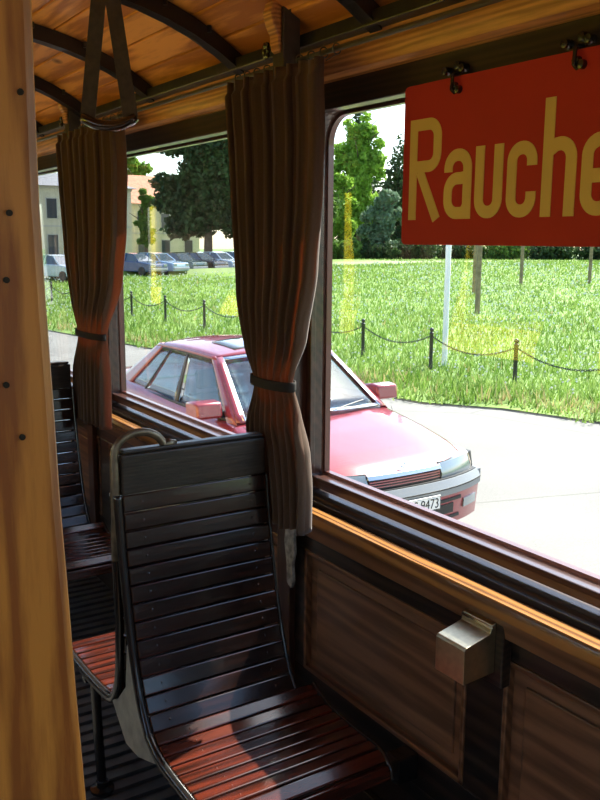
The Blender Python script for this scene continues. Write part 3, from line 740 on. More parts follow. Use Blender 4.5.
# white pole, wooden posts, bench far in the meadow
q = MB(); q.tube([(11.3,12.4,GZ),(11.3,12.4,GZ+3.6)], .054, 14); q.lathe([(.046,0),(.046,.01),(.02,.03),(.001,.03)], 14, (11.3,12.4,GZ+3.6))
tag(q.build('white_pole', mat('white_pole_paint', (.85,.85,.85), .4)), 'tall thin white pole rising from the grass behind the red sign', 'pole')
WPOST = mat('weathered_post_wood', (.22,.16,.09), .8, 0, 0, .3, 8, .2)
for (x, y, h_, r_, lb) in ((20.4,20.9,2.35,.085,'nearest round wooden post in the meadow, below the sign'), (26.6,27.5,2.3,.085,'wooden post just behind the nearest one in the meadow'),
                           (33.5,31.3,2.3,.09,'thin wooden post in the meadow below the letter c'), (37.5,30.3,2.5,.09,'wooden post in the meadow below the letter h')):
    g_ = gz(x, y); q = MB(); q.tube([(x,y,GZ+g_),(x,y,GZ+g_+h_*.5),(x,y,GZ+g_+h_)], r_, 12); q.lathe([(r_,0),(r_*.7,.05),(.001,.06)], 12, (x,y,GZ+g_+h_))
    tag(q.build('wooden_post', WPOST), lb, 'post', 'wooden posts in the meadow')
T_ = empty('picnic_table', (43, 32.2, GZ+.08+gz(43,32.2)), R(20)); q = MB(); q.box(-1.1,1.1,-.5,.5,.90,.98); q.build('tabletop', WPOST, T_)
for s_ in (-.8,.8):
    q = MB(); q.box(s_-.05,s_+.05,-.45,.45,0,.90); q.build('leg', WPOST, T_)
tag(T_, 'low weathered wooden table far off in the meadow', 'table')

# ------------------------------------------------------------------ THE RED SALOON
CARR = mat('faded_red_car_paint', (.27,.030,.042), .28, .2, 1.0)
CARR.node_tree.nodes['Principled BSDF'].inputs['Coat Roughness'].default_value = .04
CGL = glass('car_window_glass', (.62,.70,.72), .13)
CGR = mat('grey_bumper_plastic', (.22,.235,.25), .4)
CBK = mat('black_rubber_trim', (.012,.012,.013), .5)
CCH = mat('chrome_strip', (.75,.75,.76), .12, 1)
CIN = mat('grey_car_interior', (.20,.21,.22), .8)
CWH = mat('white_plate', (.82,.82,.80), .4)
CLAMP = mat('headlight_glass', (.24,.28,.30), .10, .3, 1)
CAR = empty('red_saloon', (4.21, 4.93, GZ))
def lerp_tab(tab, y):
    ys = [r[0] for r in tab]
    if y <= ys[0]: return tab[0][1:]
    for a, c in zip(tab[:-1], tab[1:]):
        if a[0] <= y <= c[0]:
            t = (y-a[0])/(c[0]-a[0]); return tuple(p+(q-p)*t for p, q in zip(a[1:], c[1:]))
    return tab[-1][1:]
# y, half width at sill, half width at belly, half width at shoulder, z shoulder, z centre, edge x of the deck
BT = [(.10,.74,.80,.76,.655,.690),(.20,.78,.84,.78,.695,.745),(.40,.83,.875,.815,.745,.795),(.80,.85,.885,.825,.815,.868),(1.25,.86,.885,.825,.875,.930),(1.40,.86,.885,.82,.895,.950),
      (2.5,.86,.885,.82,.925,.95),(3.4,.86,.885,.815,.945,.96),(3.9,.86,.88,.80,.950,.985),(4.3,.84,.87,.79,.955,1.0),(4.60,.78,.83,.75,.93,.985),(4.66,.74,.80,.70,.86,.90)]
FW, RW, WR = .86, 3.59, .335
def zbot(y):
    z = .20
    for c in (FW, RW):
        if abs(y-c) < WR: z = max(z, .30+math.sqrt(WR*WR-(y-c)**2)+.0)
    return z
ys = sorted(set([round(.10+.04*i, 3) for i in range(115)]+[.10,.14,4.62,4.66]))
rows = []
for y in ys:
    ws, wb, wsh, zs, zc = lerp_tab(BT, y); zb = zbot(y)
    prof = []
    zz_ = [zb, zb+(.50-zb)*.35 if zb < .5 else zb+.01, max(zb+.02, .52), max(zb+.04,.60), zs-.06, zs-.015]
    xx_ = [ws, wb-.01, wb, wb, (wb+wsh)/2+.015, wsh+.018]
    for a, z in zip(xx_, zz_): prof.append((a, z))
    prof.append((wsh-.01, zs+.006))
    for f in (.93,.80,.6,.4,.2,0): prof.append((wsh*f-.0, zc-(zc-zs-.012)*f**2.4+ (.012*math.exp(-((f-.55)/.12)**2) if y < 1.3 else 0)))
    bow = lambda x_: .17*abs(x_/.86)**2.6*max(0, min(1, (1.15-y)/1.05))
    prof = [(x_, z_) for x_, z_ in prof]
    full = [(-x_, y, z_) for x_, z_ in prof]+[(x_, y, z_) for x_, z_ in prof[-2::-1]]
    rows.append([(x_, y_+bow(x_), z_) for x_, y_, z_ in full])
b = MB(); b.grid(rows)
for i0 in (0, -1):                                          # close nose and tail
    k = len(rows[i0]); b.add(rows[i0], [tuple(range(k))])
body = b.build('body', CARR, CAR, smooth='auto')
# greenhouse
def gh(s, t, off=0.0):
    """s in 0..4 around the plan: 0-1 windscreen (right side -x to +x), 1-2 left side to the rear, 2-3 rear, 3-4 back along the -x side; t 0 belt .. 1 roof edge"""
    xb, xt = .785, .625; w_ = xb+(xt-xb)*t
    yf = 1.36+(2.02-1.36)*t; yr = 4.02+(3.28-4.02)*t; z = .925+(1.378-.925)*t
    s = s % 4; k = int(s); f = s-k
    if k == 0: u = 2*f-1; x, y = u*w_, yf-(.16-.07*t)*(1-u*u); z = z+.045*(1-u*u)*t+.03*(1-t)*(1-u*u); n_ = Vector((u*.3,-.6,.75))
    elif k == 1: x, y = w_+.035*math.sin(PI*f)*(1-t*.4), yf+(yr-yf)*f; z += .015*math.sin(PI*f)*t; n_ = Vector((.92,0,.4))
    elif k == 2: u = 1-2*f; x, y = u*w_, yr+(.09-.04*t)*(1-u*u); z = z+.045*(1-u*u)*t+.03*(1-t)*(1-u*u); n_ = Vector((u*.3,.6,.75))
    else: x, y = -w_-.035*math.sin(PI*f)*(1-t*.4), yr+(yf-yr)*f; z += .015*math.sin(PI*f)*t; n_ = Vector((-.92,0,.4))
    return Vector((x, y, z))+n_.normalized()*off
def patch(m_, s0, s1, t0, t1, off, ns=10, ntt=6):
    m_.grid([[gh(s0+(s1-s0)*i/ns, t0+(t1-t0)*j/ntt, off) for i in range(ns+1)] for j in range(ntt+1)])
g = MB(); patch(g, 0.03, .97, .04, .97, 0); g.build('windscreen', CGL, CAR, smooth=True, solid=.004)
g = MB(); patch(g, 2.04, 2.96, .06, .95, 0); g.build('rear_window', CGL, CAR, smooth=True, solid=.004)
# side windows: front door, rear door, quarter light
for sg in (0, 1):
    sf = (lambda f: 1+f) if sg == 0 else (lambda f: 4-f)
    for (a, c) in ((.055,.400),(.425,.700),(.712,.865)):
        g = MB(); patch(g, sf(a), sf(c), .02, .93, -.004, 10, 5); g.build('side_window', CGL, CAR, smooth=True, solid=.003)
    g = MB(); patch(g, sf(.400), sf(.425), 0, .96, .003, 2, 6); patch(g, sf(.698), sf(.714), 0, .96, .003, 2, 6)
    patch(g, sf(.04), sf(.87), .93, .975, .004, 14, 1); patch(g, sf(.04), sf(.90), -.035, .02, .006, 14, 1)
    g.build('window_trim', CBK, CAR, smooth=True, solid=.006)
    g = MB(); patch(g, sf(0.0), sf(.058), -.06, 1.0, .004, 3, 8); patch(g, sf(.862), sf(1.0), -.06, 1.0, .004, 4, 8); patch(g, sf(0), sf(1), .965, 1.03, .006, 20, 2)
    g.build('roof_pillars', CARR, CAR, smooth=True, solid=.012)
g = MB(); patch(g, 0, .045, -.02, 1.0, .004, 2, 8); patch(g, .955, 1, -.02, 1.0, .004, 2, 8); patch(g, 2, 2.05, -.02, 1, .004, 2, 8); patch(g, 2.95, 3, -.02, 1, .004, 2, 8)
g.build('corner_pillars', CARR, CAR, smooth=True, solid=.012)
g = MB()
for s0, s1 in ((.03,.97),(2.04,2.96)): patch(g, s0, s1, .94, .985, .006, 14, 1); patch(g, s0, s1, .0, .045, .006, 14, 1)
patch(g, .035,.052, .0,.98,.007,1,8); patch(g, .948,.965, .0,.98,.007,1,8)
g.build('screen_rubber', CCH, CAR, smooth=True, solid=.006)
# roof: grid between the windscreen header and the rear header
rows = []
for i in range(19):
    v = i/18; row = []
    for j in range(17):
        u = j/16*2-1; e_f = gh((u+1)/2, 1.0); e_r = gh(2+(1-u)/2, 1.0)
        p = e_f.lerp(e_r, v); p.z += .052*math.sin(PI*v)**.7*(1-u*u*.55)*.9
        side_p = gh(1+v, 1.0) if u > 0 else gh(4-v, 1.0)
        if abs(u) > .999: p = side_p.copy()
        row.append(p)
    rows.append(row)
g = MB(); g.grid(rows); roof = g.build('roof', CARR, CAR, smooth=True, solid=.012)
def on_roof(x, y, dz=.010):
    return (x, y, 1.378+.045*(1-(x/.625)**2)+.047*math.sin(PI*max(0,min(1,(y-2.0)/1.28)))**.7*(1-(x/.625)**2*.55)+dz)
g = MB(); g.grid([[on_roof(-.38+.76*j/8, 2.12+.46*i/8, .012) for j in range(9)] for i in range(9)]); g.build('sunroof', mat('sunroof_glass', (.16,.18,.19), .05, 0, 1), roof, smooth=True, solid=.008)
# underbody box, wheels
g = MB(); g.box(-.80,.80,.35,4.45,.19,.30); g.box(-.5,.5,.12,4.6,.19,.6); g.build('underbody', CBK, CAR)
g = MB(); g.box(-.70,.70,1.35,1.55,.60,.90); g.box(-.70,.70,1.3,1.5,.88,.93); g.box(-.72,.72,1.5,4.0,.30,.42); g.build('dashboard', CIN, CAR)
for x in (-.36,.36):
    g = MB(); g.prism([(2.05,.42),(2.60,.42),(2.72,.95),(2.62,.97),(2.48,.58),(2.05,.56)], x-.24, x+.24, 0); g.prism([(2.68,.98),(2.76,.98),(2.78,1.17),(2.70,1.17)], x-.12, x+.12, 0); g.build('front_seat', CIN, CAR, bevel=.03)
g = MB(); g.prism([(3.0,.42),(3.5,.42),(3.68,.98),(3.58,.99),(3.42,.60),(3.0,.58)], -.66, .66, 0); g.build('rear_seat', CIN, CAR, bevel=.03)
g = MB(); g.tube([(.36+.185*math.cos(a), 1.80+.185*math.sin(a)*.35, .93+.185*math.sin(a)*.93) for a in [k*PI/12 for k in range(25)]], .014, 8); g.tube([(.36,1.82,.93),(.36,1.5,.80)], .025, 8); g.build('steering_wheel', CBK, CAR)
ALLOY = mat('grey_wheel_cover', (.42,.42,.43), .35, .6)
for sx in (-1, 1):
    for wy in (FW, RW):
        g = MB(); g.lathe([(.20,-.09),(.30,-.095),(.313,-.07),(.315,0),(.313,.07),(.30,.095),(.20,.09)], 36, (sx*.745, wy, .315), 0); W_ = g.build('wheel', CBK, CAR, smooth='auto')
        g = MB(); g.lathe([(.001,.070),(.05,.092),(.10,.080),(.19,.088),(.205,.075),(.205,-.05),(.001,-.05)] if sx > 0 else [(.001,-.070),(.05,-.092),(.10,-.080),(.19,-.088),(.205,-.075),(.205,.05),(.001,.05)], 32, (sx*.745, wy, .315), 0)
        for k in range(10):
            a = k*PI/5; g.obox((sx*(.745+.086), wy+.145*math.cos(a), .315+.145*math.sin(a)), (1,0,0), (0,math.cos(a),math.sin(a)), (0,-math.sin(a),math.cos(a)), .006, .045, .012)
        g.build('wheel_cover', ALLOY, W_, smooth='auto')
# nose: bumper, valance, grille, lamps, badge, plate
def nose_y(x): return .02+.17*abs(x/.86)**2.6
def nose_band(m_, x0, x1, z0, z1, dy0, dy1=None, n_=22, thick=.10):
    dy1 = dy0 if dy1 is None else dy1
    ring_ = []
    for i in range(n_+1):
        x = x0+(x1-x0)*i/n_; y = nose_y(x); ring_.append([(x,y+dy0,z0),(x,y+dy1,z1),(x,y+dy1+thick,z1),(x,y+dy0+thick,z0),(x,y+dy0,z0)])
    m_.grid(ring_); m_.add(ring_[0][:4], [(0,1,2,3)]); m_.add(ring_[-1][:4], [(0,1,2,3)])
g = MB(); nose_band(g, -.86,.86,.455,.515,-.035,-.045,26); nose_band(g, -.86,.86,.515,.575,-.045,-.010,26,.16)
for sx in (-1,1): g.box(min(sx*.80,sx*.885), max(sx*.80,sx*.885), .17,.52,.455,.570)
g.build('bumper', CGR, CAR, smooth='auto')
g = MB(); nose_band(g, -.865,.865,.508,.518,-.048,-.048,26,.05); nose_band(g, -.84,.84,.572,.582,.0,.0,26,.05); g.build('bumper_groove', CBK, CAR)
g = MB(); nose_band(g, -.85,.85,.20,.455,.0,-.03,26); 
g.build('valance', CARR, CAR, smooth='auto')
g = MB(); nose_band(g, -.55,.55,.25,.275,-.018,-.018,20,.03); nose_band(g, -.55,.55,.40,.425,-.036,-.036,20,.03); nose_band(g, -.46,.46,.30,.38,-.024,-.028,20,.03); g.build('valance_slots', CBK, CAR)
for sx in (-1,1):
    g = MB(); nose_band(g, min(sx*.60,sx*.80), max(sx*.60,sx*.80), .31,.385,-.028,-.032,6,.05); g.build('fog_lamp', CLAMP, CAR)
g = MB(); nose_band(g, -.35,.35,.575,.665,.045,.065,16,.06); g.build('grille_back', CBK, CAR)
g = MB(); nose_band(g, -.36,.36,.662,.692,.035,.055,16,.07)
g.build('grille_strip', CCH, CAR, smooth='auto', bevel=.003)
g = MB()
for z in (.594,.616,.636): nose_band(g, -.35,.35,z,z+.009,.040,.042,16,.03)
g.build('grille_slat', CARR, CAR)
for sx in (-1,1):
    g = MB(); nose_band(g, min(sx*.352,sx*.87), max(sx*.352,sx*.87), .560, .700, .055, .085, 10, .05); g.build('lamp_surround', CBK, CAR)
    g = MB(); x0, x1 = .365, .775; rr_ = []
    for i in range(13):
        x = x0+(x1-x0)*i/12; y = nose_y(x)+.03; zt = .694+.012*(i/12); zb_ = .568
        rr_.append([(sx*x,y+.005,zb_),(sx*x,y,zb_+.05),(sx*x,y+.045,zt),(sx*x,y+.12,zt),(sx*x,y+.12,zb_),(sx*x,y+.005,zb_)])
    g.grid(rr_); g.add(rr_[0][:5], [(0,1,2,3,4)]); g.add(rr_[-1][:5], [(0,1,2,3,4)]); g.build('headlight', CLAMP, CAR, smooth='auto')
    g = MB(); rr_ = []
    for i in range(7):
        x = .775+.085*i/6; y = nose_y(x)+.03+.12*(i/6)**2
        rr_.append([(sx*x,y+.005,.570),(sx*x,y,.63),(sx*x,y+.04,.704),(sx*(x-.02),y+.16,.704),(sx*(x-.02),y+.16,.570),(sx*x,y+.005,.570)])
    g.grid(rr_); g.add(rr_[0][:5], [(0,1,2,3,4)]); g.add(rr_[-1][:5], [(0,1,2,3,4)]); g.build('turn_signal', mat('pale_amber_lens', (.55,.42,.30), .15, 0, 1) if sx < 0 else bpy.data.materials['pale_amber_lens'], CAR, smooth='auto')
g = MB(); c_ = Vector((0,.105,.728)); n_ = Vector((0,-.80,.60)).normalized(); u = Vector((1,0,0)); v = n_.cross(u)
g.tube([c_+u*(.030*math.cos(a))+v*(.030*math.sin(a)) for a in [k*PI/12 for k in range(25)]], .005, 6)
g.tube([c_-u*.028+v*.004, c_+u*.006+v*.004], .004, 6); g.tube([c_+u*.006+v*.004, c_-u*.006-v*.004], .004, 6); g.tube([c_-u*.006-v*.004, c_+u*.028-v*.004], .004, 6)
g.obox(c_-n_*.006, u, v, n_, .022, .022, .004)
g.build('badge', CCH, CAR)
g = MB(); g.box(-.26,.26,-.043,-.030,.375,.487); pl = g.build('number_plate', CWH, CAR, bevel=.004)
g = MB(); 
for (a0,a1,z0,z1) in ((-.256,.256,.378,.381),(-.256,.256,.481,.484),(-.256,-.253,.378,.484),(.253,.256,.378,.484)): g.box(a0,a1,-.0445,-.043,z0,z1)
g.build('plate_border', CBK, pl)
tcv = bpy.data.curves.new('plate_text', 'FONT'); tcv.body = 'ES 9473'; tcv.size = .112; tcv.align_x = 'RIGHT'; tcv.extrude = .0008
to = bpy.data.objects.new('plate_text', tcv); COL.objects.link(to); bpy.context.view_layer.update()
tm = bpy.data.meshes.new_from_object(to.evaluated_get(bpy.context.evaluated_depsgraph_get())); bpy.data.objects.remove(to)
tm.materials.clear(); tm.materials.append(CBK)
to = bpy.data.objects.new('plate_characters', tm); COL.objects.link(to); to.parent = pl
to.matrix_local = Matrix.Translation((.243, -.0445, .392)) @ Matrix.Rotation(R(90), 4, 'X') @ Matrix.Diagonal((.84, 1, 1, 1))
# side details
for sx in (-1,1):
    g = MB(); rr_ = []
    g.box(min(sx*.875,sx*.898), max(sx*.875,sx*.898), 1.25, 3.20, .46, .52); g.box(min(sx*.868,sx*.892), max(sx*.868,sx*.892), 3.96, 4.5, .46, .52)
    g.build('side_moulding', CGR, CAR, bevel=.004)
    g = MB()
    for yy in (1.30, 2.42, 3.40):
        for k in range(12):
            z0 = .27+(.92-.27)*k/12; z1 = .27+(.92-.27)*(k+1)/12
            if yy == 3.40 and z0 < .62: continue
            def xs_(z):
                ws, wb, wsh, zs, zc = lerp_tab(BT, yy); pts = [(.20,ws),(.305,wb-.01),(.52,wb),(.60,wb),(zs-.06,(wb+wsh)/2+.015),(zs-.015,wsh+.018),(zs+.006,wsh-.01)]
                for (za,xa),(zb_,xb_) in zip(pts[:-1],pts[1:]):
                    if za <= z <= zb_: return xa+(xb_-xa)*(z-za)/(zb_-za)
                return wsh
            g.add([(sx*(xs_(z0)+.0015),yy-.003,z0),(sx*(xs_(z0)+.0015),yy+.003,z0),(sx*(xs_(z1)+.0015),yy+.003,z1),(sx*(xs_(z1)+.0015),yy-.003,z1)], [(0,1,2,3)])
    g.build('door_seam', CBK, CAR)
    for yy in (2.25, 3.25):
        g = MB(); g.box(min(sx*.872,sx*.895), max(sx*.872,sx*.895), yy-.10, yy+.07, .755, .785); g.build('door_handle', CBK, CAR, bevel=.006)
    g = MB(); g.prism([(1.50,.945),(1.60,.93),(1.74,.935),(1.75,1.065),(1.62,1.085),(1.52,1.075)], min(sx*.83,sx*1.07), max(sx*.83,sx*1.07), 0)
    mr = g.build('door_mirror', CARR, CAR, smooth='auto', bevel=.02)
    g = MB(); g.box(min(sx*.85,sx*1.0), max(sx*.85,sx*1.05), 1.742, 1.753, .950, 1.055); g.build('mirror_glass', CCH, mr)
    g = MB(); g.box(min(sx*.70,sx*.84), max(sx*.70,sx*.84), 1.58, 1.68, .93, .975); g.build('mirror_arm', CBK, mr)
    g = MB(); g.box(min(sx*.35,sx*.78), max(sx*.35,sx*.78), 4.64, 4.675, .62, .86); g.build('tail_light', mat('tail_red', (.4,.02,.02), .2, 0, 1) if sx < 0 else bpy.data.materials['tail_red'], CAR, bevel=.005)
g = MB(); g.box(-.86,.86,4.56,4.74,.40,.58); g.build('rear_bumper', CGR, CAR, bevel=.03)
for x0, x1 in ((-.58,-.05),(.0,.52)):
    g = MB(); g.tube([gh((x0/.77+1)/2, -.02, .02), gh((x1/.77+1)/2, .10, .018)], .006, 6); g.build('wiper', CBK, CAR)
g = MB(); rr_ = []
for sx in (-1,1):
    for k in range(24):
        y = .25+1.02*k/24; y2 = .25+1.02*(k+1)/24
        def q_(y_):
            ws, wb, wsh, zs, zc = lerp_tab(BT, y_); f = .93; return (sx*wsh*f, zc-(zc-zs-.012)*f**2.4+.002)
        a, c = q_(y), q_(y2); g.add([(a[0]-.003,y,a[1]),(a[0]+.003,y,a[1]),(c[0]+.003,y2,c[1]),(c[0]-.003,y2,c[1])], [(0,1,2,3)])
g.build('bonnet_seam', CBK, CAR)
tag(CAR, 'faded red four-door saloon parked close outside the tram windows', 'car')

# ------------------------------------------------------------------ parked cars in the distance
def small_car(paint, L_=4.2, hatch=False):
    o = empty('parked_car', (0,0,0)); hw = .84
    low = [(-L_/2,.25),(-L_/2,.62),(-L_/2+.05,.80),(-L_*.22,.93),(L_*.40,.97),(L_/2-.03,.88),(L_/2,.55),(L_/2,.25)]
    q = MB(); q.prism(low, -hw, hw, 1)      # x along length here (x, z) extruded over y
    bd = q.build('body', paint, o, bevel=.07)
    rf = L_*.44 if hatch else L_*.34
    q = MB(); top = [(-L_*.22,.93),(-L_*.08,1.36),(L_*.06,1.42),(L_*.22,1.40),(rf,.96)]
    n_ = len(top); q.add([(x,-hw*(.92 if z < 1 else .72),z) for x,z in top]+[(x,hw*(.92 if z < 1 else .72),z) for x,z in top], [tuple(range(n_))[::-1], tuple(range(n_,2*n_))]+[(i,(i+1)%n_,n_+(i+1)%n_,n_+i) for i in range(n_)])
    q.build('windows', mat('far_car_glass', (.05,.07,.09), .06, 0, 1) if 'far_car_glass' not in bpy.data.materials else bpy.data.materials['far_car_glass'], o)
    q = MB(); q.add([(x,s_*hw*.73,z+.015) for s_ in (-1,1) for x,z in top[1:4]], [(0,1,4,3),(1,2,5,4)])
    for s_ in (-1,1):
        for (a,c) in ((0,1),(3,4)): q.tube([(top[a][0],s_*hw*(.92 if a in (0,) else .73),top[a][1]),(top[c][0],s_*hw*(.73 if c in (1,) else .92),top[c][1])], .035, 5)
        q.tube([(L_*.06,s_*hw*.735,1.40),(L_*.06,s_*hw*.93,.96)], .03, 5)
    q.build('roof', paint, o, solid=.03)
    for x in (-L_*.31, L_*.30):
        for s_ in (-1,1):
            q = MB(); q.lathe([(.14,-.09),(.29,-.09),(.30,0),(.29,.09),(.14,.09)], 16, (x, s_*.77, .30), 1); wv_ = q.build('wheel', CBK, o, smooth='auto')
            q = MB(); q.lathe([(.001,-.07),(.17,-.08),(.17,.08),(.001,.07)], 12, (x, s_*.775, .30), 1); q.build('hub_cap', ALLOY, wv_)
    for s_ in (-1,1):
        q = MB(); q.box(-L_/2-.01,-L_/2+.08, min(s_*.45,s_*.78), max(s_*.45,s_*.78), .60,.74); q.build('headlight', CLAMP, o)
    q = MB(); q.box(-L_/2-.06,-L_/2+.05,-.80,.80,.35,.50); q.build('bumper', CGR, o, bevel=.02)
    return o
FP = lambda n, c: mat(n, c, .25, .2, 1)
cols = [('silver_paint',(.50,.54,.58)),('dark_blue_paint',(.03,.06,.14)),('pale_blue_paint',(.30,.42,.55)),('navy_paint',(.02,.035,.08)),('dark_green_paint',(.02,.06,.05)),('black_paint',(.015,.015,.018)),('white_blue_paint',(.55,.62,.68)),('grey_paint',(.22,.24,.26)),('blue_paint',(.06,.16,.34))]
def at(px, py_, depth):
    p = Vector((0,0,1.6))+(Fv+R2*((px-300)/870)-U2*((py_-400)/870))*depth; return p
plist = [(58,0,62,'silver parked car left of the farther curtain'),(80,1,62,'dark blue parked car behind the farther curtain'),(136,1,60,'dark blue parked estate at the left side of the middle window'),(157,2,61,'pale blue parked car beside the yellow upright reflection'),
 (178,4,60,'dark green parked car in the middle of the parked row'),(198,5,61,'black parked car under the dark tree'),(218,6,61,'whitish blue parked car under the dark tree'),(237,7,62,'grey parked car next to the middle curtain'),(256,8,62,'blue parked car hidden behind the middle curtain')]
for i, (px, ci, dp_, lb) in enumerate(plist):
    nm, cc = cols[ci]
    o = small_car(bpy.data.materials.get(nm) or FP(nm, cc), 4.3 if i % 2 else 4.0, hatch=bool(i % 2))
    Lk = (px-136)/20; d = at(px, 262, 57+2.1*Lk); o.location = (d.x, d.y, GZ+.10); hd = Rv*.84-Vector((Fv.x,Fv.y,0))*.54; o.rotation_euler.z = math.atan2(-hd.y, -hd.x)
    tag(o, lb, 'car', 'cars parked beyond the meadow')

# ------------------------------------------------------------------ houses
WALLC = mat('cream_render', (.62,.54,.38), .9, noise=.08, nscale=1.5); WALLD = mat('plaster_band', (.50,.46,.38), .9)
ROOFG = mat('grey_slate_roof', (.16,.16,.17), .7, noise=.2, nscale=3); ROOFR = mat('red_tile_roof', (.42,.17,.09), .8, noise=.3, nscale=4)
WDARK = mat('dark_pane', (.05,.06,.07), .1, 0, .6)
def house(name, x0, x1, y0, y1, h_, roofm, label, nwx, gable=1.6):
    o = empty(name, ((x0+x1)/2, y0, GZ+.12)); W2 = (x1-x0)/2; D = y1-y0
    q = MB(); q.box(-W2, W2, 0, D, 0, h_); wl_ = q.build('wall', WALLC, o)
    q = MB(); q.box(-W2-.08, W2+.08, -.08, D+.08, h_-.25, h_); q.box(-W2-.05, W2+.05, -.05, D+.05, h_*.48, h_*.48+.15); q.build('cornice', WALLD, o)
    q = MB(); q.add([(-W2-.5,-.5,h_),(W2+.5,-.5,h_),(W2+.5,D+.5,h_),(-W2-.5,D+.5,h_),(-W2+2,D/2,h_+gable),(W2-2,D/2,h_+gable)], [(0,1,5,4),(2,3,4,5),(1,2,5),(3,0,4),(3,2,1,0)]); q.build('roof', roofm, o)
    for fl in (.12, .58):
        for k in range(nwx):
            x = -W2+(k+.5)*2*W2/nwx; q = MB(); q.box(x-.55, x+.55, -.06, .05, h_*fl, h_*fl+h_*.27); wn = q.build('window', WALLD, o)
            q = MB(); q.box(x-.45, x+.45, -.09, -.05, h_*fl+.08, h_*fl+h_*.27-.08); q.build('pane', WDARK, wn)
    for fl in (.12, .58):
        for k in range(3):
            y = (k+.5)*D/3; q = MB(); q.box(-W2-.06, -W2+.05, y-.55, y+.55, h_*fl, h_*fl+h_*.27); wn = q.build('window', WALLD, o)
            q = MB(); q.box(-W2-.09, -W2-.05, y-.45, y+.45, h_*fl+.08, h_*fl+h_*.27-.08); q.build('pane', WDARK, wn)
    tag(o, label, 'house')
house('cream_house', 14.0, 32.4, 80, 92, 7.0, ROOFG, 'cream rendered two-storey house with a grey roof behind the farther curtain', 6)
house('tiled_house', 34.6, 42.5, 86, 96, 5.9, ROOFR, 'house with a red tiled roof beside the dark trees', 3, 3.2)

# ------------------------------------------------------------------ trees
BARK = mat('tree_bark', (.10,.075,.05), .9, 0, 0, .3, 5, .4)
LG = leafy('bright_leaves', (.14,.28,.03), (.34,.52,.08), .4); LM = leafy('mid_leaves', (.07,.15,.025), (.17,.28,.05), .35)
LD = leafy('dark_needles', (.018,.045,.018), (.05,.09,.03), .2); LB = leafy('silver_green_leaves', (.10,.17,.09), (.22,.31,.19), .3); LV = leafy('very_dark_leaves', (.022,.045,.018), (.065,.11,.035), .3)
def tree(px, base_py, depth, h_, blobs, lm, n_, leaf, label, name='leafy_tree', group='trees beyond the meadow', trunk=.22):
    """blobs: (dx, z, rx, rz) crown ellipsoids, metres, dx along the view's right"""
    if px >= 330:
        S_ = 1.2; depth *= S_; h_ *= S_; leaf *= S_; trunk *= S_; blobs = [tuple(v*S_ for v in q) for q in blobs]
    g0 = at(px, base_py, depth); o = empty(name, (g0.x, g0.y, GZ+.10+gz(g0.x, g0.y))); rv = Vector((Rv.x, Rv.y, 0))
    q = MB(); q.tube([(0,0,-.1),(.1,.05,h_*.25),(.0,.1,h_*.55),(.1,0,h_*.85)], [trunk,trunk*.8,trunk*.5,trunk*.15], 8)
    for k in range(5):
        a = k*1.3; z0 = h_*(.3+.1*k); q.tube([(0,.05,z0),(math.cos(a)*h_*.1,math.sin(a)*h_*.1,z0+h_*.1),(math.cos(a)*h_*.2,math.sin(a)*h_*.2,z0+h_*.16)], [trunk*.35,trunk*.2,trunk*.08], 6)
    q.build('trunk', BARK, o, smooth=True)
    vol = np.array([r[2]**2*r[3] for r in blobs]); idx = rng.choice(len(blobs), n_, p=vol/vol.sum()); Bm = np.array(blobs)[idx]
    d = rng.normal(size=(n_,3)); d /= np.linalg.norm(d,axis=1)[:,None]; lump = 1+.18*np.sin(d[:,0]*7+idx)*np.sin(d[:,2]*6+idx*2); rad = rng.random(n_)**.35*lump
    lx = Bm[:,0]+d[:,0]*rad*Bm[:,2]; ly = d[:,1]*rad*Bm[:,2]; lz = Bm[:,1]+d[:,2]*rad*Bm[:,3]
    P = np.stack([lx*rv.x-ly*rv.y, lx*rv.y+ly*rv.x, lz],1)
    a = rng.normal(size=(n_,3)); a /= np.linalg.norm(a,axis=1)[:,None]; c = np.cross(a, rng.normal(size=(n_,3))); c /= np.linalg.norm(c,axis=1)[:,None]
    s_ = (leaf*rng.uniform(.6,1.3,n_))[:,None]; V = np.stack([P+a*s_, P+c*s_*.6, P-a*s_, P-c*s_*.6],1)
    fast_mesh('crown', V.reshape(-1,3), np.arange(n_*4).reshape(-1,4), lm, parent=o)
    tag(o, label, 'tree', group)
def broad(h_, w_, low=.18, n_=9, seed=0):
    n_ = n_*3; r_ = random.Random(seed); out = [(0, h_*.55, w_*.38, h_*.30)]
    for k in range(n_):
        z = h_*(low+.12+(.80-low)*r_.random()); f = math.sin(PI*min(1,max(.15,(z/h_-low+.1)/(1.1-low))))
        k2 = r_.uniform(.16,.30); out.append((r_.uniform(-1,1)*w_*.80*f, z+h_*.04, w_*k2, min(w_*k2*.8, h_*.12)))
    return out
def conic(h_, w_): return [(0, h_*(.15+.85*k/9), w_*(1-k/9.6)+.15, h_*.07) for k in range(10)]
tree(358,256,74,12.3,broad(12.3,2.9,.08,12,1),LG,15000,.20,'bright green broadleaf tree next to the middle curtain, left of the sign')
tree(357,256,86,15.6,conic(15.6,2.6),LD,6000,.22,'tall dark conifer whose tip rises over the bright green tree', 'conifer_tree')
tree(397,256,80,10.2,conic(10.2,3.7),LV,9000,.20,'dark green conifer just left of the red sign', 'conifer_tree')
tree(384,257,68,5.2,broad(5.2,2.2,.0,8,4),LB,7000,.16,'silvery green bushy tree below the conifer, left of the sign')
tree(340,257,70,6.5,broad(6.5,2.0,.0,8,5),LG,7000,.18,'low bright green tree at the near edge of the middle curtain')
tree(436,256,82,11.5,broad(11.5,4.5,.05,10,6),LV,9000,.26,'dark broadleaf tree hidden behind the letters R and a of the sign')
tree(500,256,84,12.0,broad(12,5.0,.05,10,7),LM,9000,.26,'green broadleaf tree hidden behind the letters u and c of the sign')
